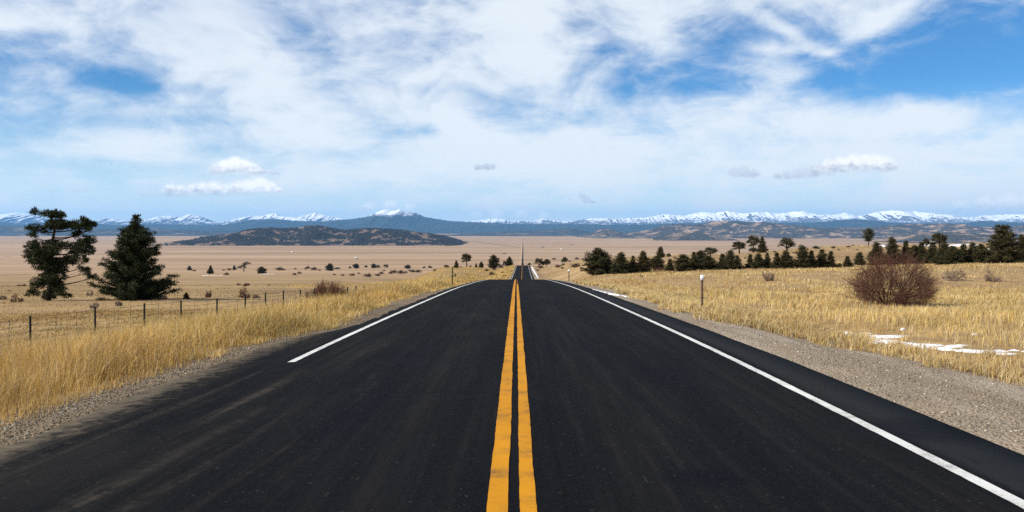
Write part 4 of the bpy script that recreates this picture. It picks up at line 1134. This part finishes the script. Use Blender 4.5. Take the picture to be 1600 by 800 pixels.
LP = [('cone2', 296, 415.5, 422.5, 8, 'tiny dark tree, leftmost of the plain trees right of the broad pine'), ('cone', 329, 415, 428, 10, 'small conical tree standing above a snow patch on the left plain'), ('cone3', 366, 414.5, 422, 6, 'tiny tree beside the windswept tree on the left plain'),
      ('windswept', 380, 409, 424.5, 21, 'windswept flat crowned tree on the left plain'), ('blunt', 409, 417, 427.5, 14, 'round dark tree with snow at its foot on the left plain'), ('blunt', 515, 412, 423, 12, 'dark blocky tree on the plain above the big left bush'),
      ('low', 527, 417.5, 421, 11, 'low tree right of the dark blocky plain tree'), ('low', 547, 416, 420, 6, 'tiny low tree left of a taller rounded tree on the plain'), ('blunt2', 556.5, 412, 419.5, 9, 'rounded plain tree between the blocky tree and the triple clump'),
      ('low', 572, 414.5, 418.5, 8, 'low plain tree just left of the triple clump'), ('blunt', 584, 412, 419, 8, 'leftmost and tallest tree of the triple clump on the plain'), ('low', 591, 414, 419, 7, 'middle low tree of the triple clump on the plain'), ('dome', 603, 413, 419, 10, 'spreading right tree of the triple clump on the plain'),
      ('blunt2', 637, 414, 420, 9, 'lone round tree on the plain between the triple clump and the knoll'), ('low', 662.5, 416, 419.5, 5, 'tiny low tree on the plain left of the knoll'), ('low', 672, 415, 419.5, 7, 'dark low tree at the left foot of the knoll'),
      ('low', 697.5, 413.5, 418, 10, 'low spreading tree on the left end of the knoll'), ('cone2', 713, 407, 418.5, 8, 'small conical tree on the knoll left of the tall open pine'), ('open', 729, 396, 416, 18, 'tall open pine on the knoll left of the road'),
      ('cone', 744, 411, 416.5, 5, 'tiny tree right of the tall open pine on the knoll'), ('blunt', 752, 409, 416.5, 7, 'small rounded tree on the knoll midway between the two big pines'), ('blunt2', 771, 399, 415, 15, 'stout dark pine on the knoll left of the road'),
      ('dome', 789, 407, 414.5, 9, 'low rounded tree left of the pine nearest the road'), ('blunt', 796, 401.5, 414.5, 10, 'dark upright pine nearest the road on its left side'),
      ('low', 827, 410, 414.5, 6, 'tiny dark tree nearest the road on its right side'), ('dome', 842, 403, 415, 17, 'dark spreading tree in the dip right of the far road'), ('low', 854, 404, 409.5, 8, 'low dark tree beside the spreading tree right of the far road'),
      ('low', 882, 401, 406.5, 10, 'low tree alone on top of the right knoll')]
for kd, px, a, b, w, lb in LP:
    tree(kd, px, a, b, w, lb, None, 260 if px > 690 else 150, 560 if px > 690 else 30000)
# pine seedling by the fence line
tree('cone3', 291, 456, 467, 12, 'tiny green pine seedling in the left field right of the broad pine', None, 60)
for kname, v in KIND.items():
    assert v[3], kname


# ------------------------------------------------------------------ bare shrubs
def shrub(h, w, stems, seed, m, name='bare_shrub', depth=3, kids=4, r0=.016, spread=1.0, thick=1.0):
    r = np.random.default_rng(seed); mb = MB()
    def grow(p, d, L, rad, lv):
        n = 3; pts = [p]; q_ = p.copy(); dd = d.copy()
        for _ in range(n):
            dd = dd + r.normal(size=3) * .23 + np.array([0, 0, .04]); dd /= np.linalg.norm(dd); q_ = q_ + dd * L / n
            zc = .16 * h; wz = w / 2 * (1.0 if q_[2] > zc else .80 + .20 * max(q_[2], 0) / zc)
            ang = math.atan2(q_[1], q_[0]); wz *= .86 + .24 * math.sin(ang * 3 + seed) * math.sin(ang * 2 + 1)
            e_ = math.sqrt((q_[0]**2 + q_[1]**2) / wz**2 + (max(0, q_[2] - zc) / (h - zc))**2)
            if e_ > 1: q_ = q_ / e_ * r.uniform(.62, 1.16)
            pts.append(q_.copy())
        q_[2] = max(q_[2], .02)
        mb.tube(pts, np.linspace(rad, rad * .5, n + 1), 3, cap=False)
        if lv < depth:
            for _ in range(kids):
                u = r.integers(1, n + 1)
                nd = dd + r.normal(size=3) * .55; nd /= np.linalg.norm(nd)
                if nd[2] < -.1: nd[2] *= -.5
                grow(np.array(pts[u]), nd, L * (.5 + .25 * r.random()), rad * .58, lv + 1)
    for i in range(stems):
        a = r.random() * 6.283; e = math.acos(1 - r.random() * .98) * spread
        d = np.array([math.cos(a) * math.sin(e), math.sin(a) * math.sin(e), math.cos(e)])
        lx = h * math.cos(e) + w / 2 * math.sin(e)
        grow(np.array([math.cos(a) * w * .05, math.sin(a) * w * .05, -.05]), d, lx * (.46 + .26 * r.random()), r0 * thick, 1)
    return mb.build(name, m)


def put(o, px, ybase, lo=20.):
    x, y = at(px, ybase, lo); o.location = (x, y, gz(x, y)); return y


x, y = at(1390, 476)
o = shrub(86 / F * y, 152 / F * y, 125, 101, M_TWIG, depth=4, kids=3, r0=.016)
put(o, 1390, 476); tag(o, 'large leafless reddish bush in the right field', 'bush')
x, y = at(515, 471)
o = shrub(34 / F * y, 64 / F * y, 75, 103, M_TWIG, depth=4, kids=3, r0=.032)
put(o, 515, 471); tag(o, 'wide leafless reddish bush by the wire fence', 'bush')
for px, py, h, w, m, lb, sd in ((1199, 439, 17, 25, M_TWIG2, 'pale leafless shrub in the right field behind the near delineator', 1), (1490, 439, 22, 40, M_TWIG2, 'grey leafless shrub just right of the large reddish bush', 2), (1551, 440, 24, 30, M_TWIG2, 'grey branching shrub near the right edge of the field', 3),
                               (1160, 420.5, 6, 15, M_TWIG, 'low reddish shrub at the foot of the pine row', 4), (1030, 424.5, 7, 22, M_TWIG, 'low reddish shrub under the brownish rounded pine', 5), (326, 465, 16, 11, M_TWIG, 'upright narrow reddish shrub in the left field', 6), (381, 466, 17, 20, M_TWIG, 'round reddish shrub behind the fence in the left field', 7),
                               (25, 472, 14, 22, M_TWIG, 'dark twiggy shrub left of the ragged pine', 8), (147, 482, 11, 15, M_TWIG2, 'pale small shrub in front of the gap between the two big pines', 9), (185, 478, 8, 16, M_TWIG2, 'low pale shrub in front of the broad conical pine', 10), (141, 462, 10, 12, M_TWIG2, 'faint pale shrub between the two big pines', 11), (255, 468, 8, 18, M_TWIG2, 'low shrub at the right foot of the broad conical pine', 12),
                               (385, 447, 5, 12, M_TWIG, 'low dark shrub above the round reddish shrub in the left field', 13), (4, 468, 7, 14, M_TWIG2, 'low shrub at the left picture edge', 14), (400, 466, 6, 16, M_TWIG2, 'low twigs at the right of the round reddish shrub', 15), (482, 466, 14, 14, M_TWIG2, 'pale thin shrub left of the wide bush by the fence', 16), (665, 448, 5, 16, M_TWIG, 'low shrub in the verge grass near the left road edge', 17)):
    x, y = at(px, py)
    o = shrub(h / F * y, w / F * y, 20, 200 + sd, m, depth=3, kids=4, r0=.014 + .00018 * y)
    put(o, px, py); tag(o, lb, 'shrub')

# small leafy scrub dots, shared mesh
r = np.random.default_rng(5)
C = r.normal(size=(26, 3)) * np.array([.42, .42, .16]) + np.array([0, 0, .38]); C[:, 2] = C[:, 2].clip(.1)
V, Tt, tint = needle_tris(C, np.full(26, .30), 14, .30, .12)
sc_me = mesh('low_scrub', V, None, Tt); add_attr(sc_me, 'tint', np.stack([tint] * 3, 1)); sc_me.materials.append(M_SAGE)


def scrub(px, py, w, label, group, lo=60., hi=30000., hk=.6):
    x, y = at(px, py, lo, hi); o = bpy.data.objects.new('low_scrub', sc_me); COL.objects.link(o)
    s = w / F * y / 1.5
    o.location = (x, y, gz(x, y) - .05); o.scale = (s, s, s * hk * 1.7); o.rotation_euler = (0, 0, random.random() * 6.28)
    return tag(o, label, 'shrub', group)


SL = 'tiny dark scrub bush, one of the dots on the open left plain'
for px, py, w in ((436, 422.5, 9), (461, 430, 6), (467, 428, 6), (482, 420, 7), (492, 422.5, 9), (551, 431, 7), (576, 433, 10), (590, 431.5, 7), (597, 428.5, 7), (611, 428, 6), (616, 427, 9), (627, 428, 10), (633, 427, 6), (646, 426, 8), (654, 426, 8), (372, 446, 6), (30, 447, 5), (38, 447, 6), (14, 455, 4),
                  (358, 422.5, 6), (355, 430, 7), (443, 422.5, 5), (500, 423, 4), (522, 430, 4), (535, 431, 5), (641, 424, 5), (680, 423, 5), (600, 424, 4), (304, 424, 5), (420, 446, 4), (462, 421, 4), (478, 421, 4), (503, 452, 5), (560, 428, 4), (350, 423, 4)):
    scrub(px, py, w, SL, 'scrub dots on the left plain')
SK = 'small reddish brown scrub bush on the grassy knoll left of the far road'
for px, py, w in ((767, 430, 9), (761, 424, 6), (747, 437, 9), (773, 422, 5), (786, 427, 5), (780, 415.5, 5), (720, 418, 4), (735, 417, 4), (790, 432, 5)):
    scrub(px, py, w, SK, 'scrub on the left knoll', 130)
SR = 'small reddish brown scrub bush on the grassy knoll right of the far road'
for px, py, w in ((872, 418, 8), (879, 415, 6), (879, 420, 5), (899, 418.5, 13), (845, 419, 8), (912, 416, 5), (902, 405.5, 6), (866, 406, 5), (840, 423, 4), (890, 409, 4), (910, 424, 6)):
    scrub(px, py, w, SR, 'scrub on the right knoll', 130)
SH = 'small dark scrub bush on the pale hill above the pine row'
for px, py, w in ((1302, 388, 6), (1310, 391, 4), (1325, 386.5, 5), (1340, 391, 4), (1400, 384.5, 6), (1210, 394, 4), (1240, 396, 4), (1290, 399, 5), (1165, 404, 4), (1145, 398, 4), (1333, 384.5, 4)):
    scrub(px, py, w, SH, 'scrub on the pale hill', 230, 600)
scrub(783, 419, 9, 'grey rounded scrub on the knoll just left of the far road', None, 130)

# ------------------------------------------------------------------ fence
FX = -20.0
fe = empty('wire_fence', (FX, 40, gz(FX, 40)))
tag(fe, 'wire fence on thin dark posts running beside the left verge', 'fence')
ys = np.concatenate([[28.4, 34.4, 40.0, 46.2, 52.4, 58.2, 65.0, 71.6, 77.5, 84, 90.6], np.arange(97, 330, 6.4)])
fxy = [(FX + random.uniform(-.12, .12) + (y > 120) * (y - 120) * .004, y) for y in ys]
tops = []
base0 = fe.location
for i, (x, y) in enumerate(fxy):
    z = gz(x, y); mb = MB()
    lx, ly = random.uniform(-.03, .03), random.uniform(-.03, .03); H = 1.42 + random.uniform(-.05, .05)
    a = np.array([0, 0, -.3]); b = np.array([lx, ly, H])
    wv = .030 + .00034 * y; H += .06
    for off, sx_, sy_ in (((0, 0), wv, .012), ((0, .014), .012, wv)):
        V = []
        for p in (a, b):
            for ux, uy in ((-1, -1), (1, -1), (1, 1), (-1, 1)): V.append((p[0] + off[0] + ux * sx_, p[1] + off[1] + uy * sy_, p[2] + (off[1] > 0) * .003))
        mb.raw(V, [(0, 1, 5, 4), (1, 2, 6, 5), (2, 3, 7, 6), (3, 0, 4, 7), (4, 5, 6, 7)])
    for kz in np.arange(.2, H - .05, .12): mb.box((lx * kz / H + wv + .004, ly * kz / H, kz), (.012, .02, .03))
    o = mb.build('post', M_STEEL, fe); o.location = Vector((x, y, z)) - base0
    tops.append((x, y, z, lx, ly, H))
for lev, rad in ((.42, .006), (.75, .006), (1.05, .0065), (1.33, .0075)):
    mb = MB(); pts = []; rr = []
    for i in range(len(tops) - 1):
        p0, p1 = tops[i], tops[i + 1]
        for u in (0, .25, .5, .75):
            sag = -.035 * 4 * u * (1 - u)
            f0, f1 = lev / p0[5], lev / p1[5]
            pts.append(((p0[0] + p0[3] * f0) * (1 - u) + (p1[0] + p1[3] * f1) * u - base0.x + .03, p0[1] * (1 - u) + p1[1] * u - base0.y, p0[2] * (1 - u) + p1[2] * u + lev + sag - base0.z))
            rr.append(rad + .00003 * p0[1])
    mb.tube(pts, np.array(rr), 5); mb.build('wire', M_WIRE, fe)
for i in range(1, 12):
    for u in (.34, .68):
        p0, p1 = tops[i], tops[i + 1]
        x, y = p0[0] * (1 - u) + p1[0] * u + .035, p0[1] * (1 - u) + p1[1] * u; z = gz(x, y); lx = random.uniform(-.05, .05)
        mb = MB(); mb.tube([(0, 0, .12), (lx * .5, 0, .7), (lx, .02, 1.36)], [.012, .012, .012], 5)
        o = mb.build('stay', M_STAY, fe); o.location = Vector((x, y, z)) - base0


# ------------------------------------------------------------------ delineator posts
def delineator(px, ybase, h, label, m, refl=True, wdt=.064):
    x, y = at(px, ybase); root = empty('delineator_post', (x, y, gz(x, y)))
    mb = MB(); hw = wdt / 2
    prof = [(-hw, -.016), (hw, -.016), (hw, .02), (hw * .62, .02), (hw * .62, 0), (-hw * .62, 0), (-hw * .62, .02), (-hw, .02)]
    V = [(a, b, z) for z in (-.3, h) for a, b in prof]; n = len(prof)
    mb.raw(V, [(i, (i + 1) % n, n + (i + 1) % n, n + i) for i in range(n)] + [(n, n + 1, n + 4, n + 5), (n + 1, n + 2, n + 3, n + 4), (n + 5, n + 6, n + 7, n)])
    mb.build('post', m, root)
    if refl:
        mb = MB(); mb.box((0, -.026, h - .05), (wdt * 1.75, .016, .17)); mb.tube([(0, -.034, h - .05), (0, -.042, h - .05)], [.055, .05], 16)
        o = mb.build('reflector', M_REFL, root)
    tag(root, label, 'marker post'); return root


delineator(1097, 488, 1.16, 'brown marker post with white reflector on the near right verge', M_POST)
delineator(889, 439.5, 1.2, 'small marker post with white top by the right shoulder near the crest', M_POST, True, .10)
delineator(707, 447, 1.25, 'plain dark green marker post by the left shoulder near the crest', M_STEEL, False, .07)


# ------------------------------------------------------------------ rocks
def rock(px, py, s, label, m, seed):
    x, y = at(px, py); r = np.random.default_rng(seed); mb = MB()
    n, kk = 7, 10; V = []
    for i in range(n):
        ph = math.pi * i / (n - 1)
        for j in range(kk):
            th = 2 * math.pi * j / kk
            rr = s * (.75 + .5 * float(vnoise(np.array([th * 1.1 + seed]), np.array([ph * 1.6]), seed)[0]))
            V.append((rr * math.sin(ph) * math.cos(th) * 1.3, rr * math.sin(ph) * math.sin(th), rr * math.cos(ph) * .75))
    mb.raw(V, [(i * kk + j, i * kk + (j + 1) % kk, (i + 1) * kk + (j + 1) % kk, (i + 1) * kk + j) for i in range(n - 1) for j in range(kk)])
    o = mb.build('rock', m); o.location = (x, y, gz(x, y) + s * .25); o.rotation_euler = (0, 0, r.random() * 6); tag(o, label, 'rock')


rock(1411, 516, .06, 'pale rock in the grass just above the long snow streak', M_SNOW, 3)
rock(1300, 560, .045, 'dark stone on the right gravel shoulder', M_ROCKD, 5)
rock(1524, 524, .06, 'flat pale rock in the grass near the right picture edge', M_ROCK, 6)
rock(1200, 494, .09, 'small pale rock at the grass edge below the large reddish bush', M_ROCK, 8)
rock(142, 608, .16, 'dark clod at the foot of the left verge grass', M_ROCKD, 9)


# ------------------------------------------------------------------ far ranch buildings
def ranch(px, py, w, d, h, wallm, roofm, label):
    x, y = at(px, py, 1200); root = empty('ranch_house', (x, y, gz(x, y)), random.uniform(-.4, .4))
    mb = MB(); mb.box((0, 0, h / 2), (w, d, h)); mb.raw([(-w / 2, -d / 2, h), (-w / 2, d / 2, h), (-w / 2, 0, h * 1.55), (w / 2, -d / 2, h), (w / 2, d / 2, h), (w / 2, 0, h * 1.55)], None, [(0, 2, 1), (3, 4, 5)])
    mb.build('wall', wallm, root)
    mb = MB(); e = .5; hh = h * 1.57
    mb.raw([(-w / 2 - e, -d / 2 - e, h - .2), (w / 2 + e, -d / 2 - e, h - .2), (w / 2 + e, 0, hh), (-w / 2 - e, 0, hh), (-w / 2 - e, d / 2 + e, h - .2), (w / 2 + e, d / 2 + e, h - .2),
            (-w / 2 - e, -d / 2 - e, h + .2), (w / 2 + e, -d / 2 - e, h + .2), (w / 2 + e, 0, hh + .4), (-w / 2 - e, 0, hh + .4), (-w / 2 - e, d / 2 + e, h + .2), (w / 2 + e, d / 2 + e, h + .2)],
           [(0, 3, 2, 1), (3, 4, 5, 2), (6, 7, 8, 9), (9, 8, 11, 10), (0, 1, 7, 6), (4, 10, 11, 5), (0, 6, 9, 3), (3, 9, 10, 4), (1, 2, 8, 7), (2, 5, 11, 8)])
    mb.build('roof', roofm, root)
    mb = MB(); mb.box((0, -d / 2 - .03, h * .42), (1.2, .06, h * .8)); mb.build('door', M_WALLB, root)
    for sx_ in (-.3, .3):
        mb = MB(); mb.box((sx_ * w, -d / 2 - .03, h * .55), (1.6, .06, 1.2)); mb.build('window', M_ROOFD, root)
    tag(root, label, 'building')


ranch(557, 404.5, 18, 10, 5, M_WALLB, M_ROOFW, 'far building with pale roof alone on the plain left of the road')
ranch(457, 394, 18, 9, 5, M_WALLW, M_ROOFW, 'tiny white building on the plain below the wooded hill')
ranch(848, 386.5, 34, 12, 6, M_WALLB, M_ROOFD, 'far dark building on the plain just right of the road end')
ranch(878, 390, 26, 12, 6, M_WALLW, M_ROOFW, 'far white building on the plain right of the dark one')
ranch(893, 383.5, 24, 12, 6, M_WALLB, M_ROOFD, 'farthest small dark building on the plain above the white one')
ranch(788, 396.8, 26, 10, 5, M_WALLB, M_ROOFD, 'small dark building on the plain just left of the far road')
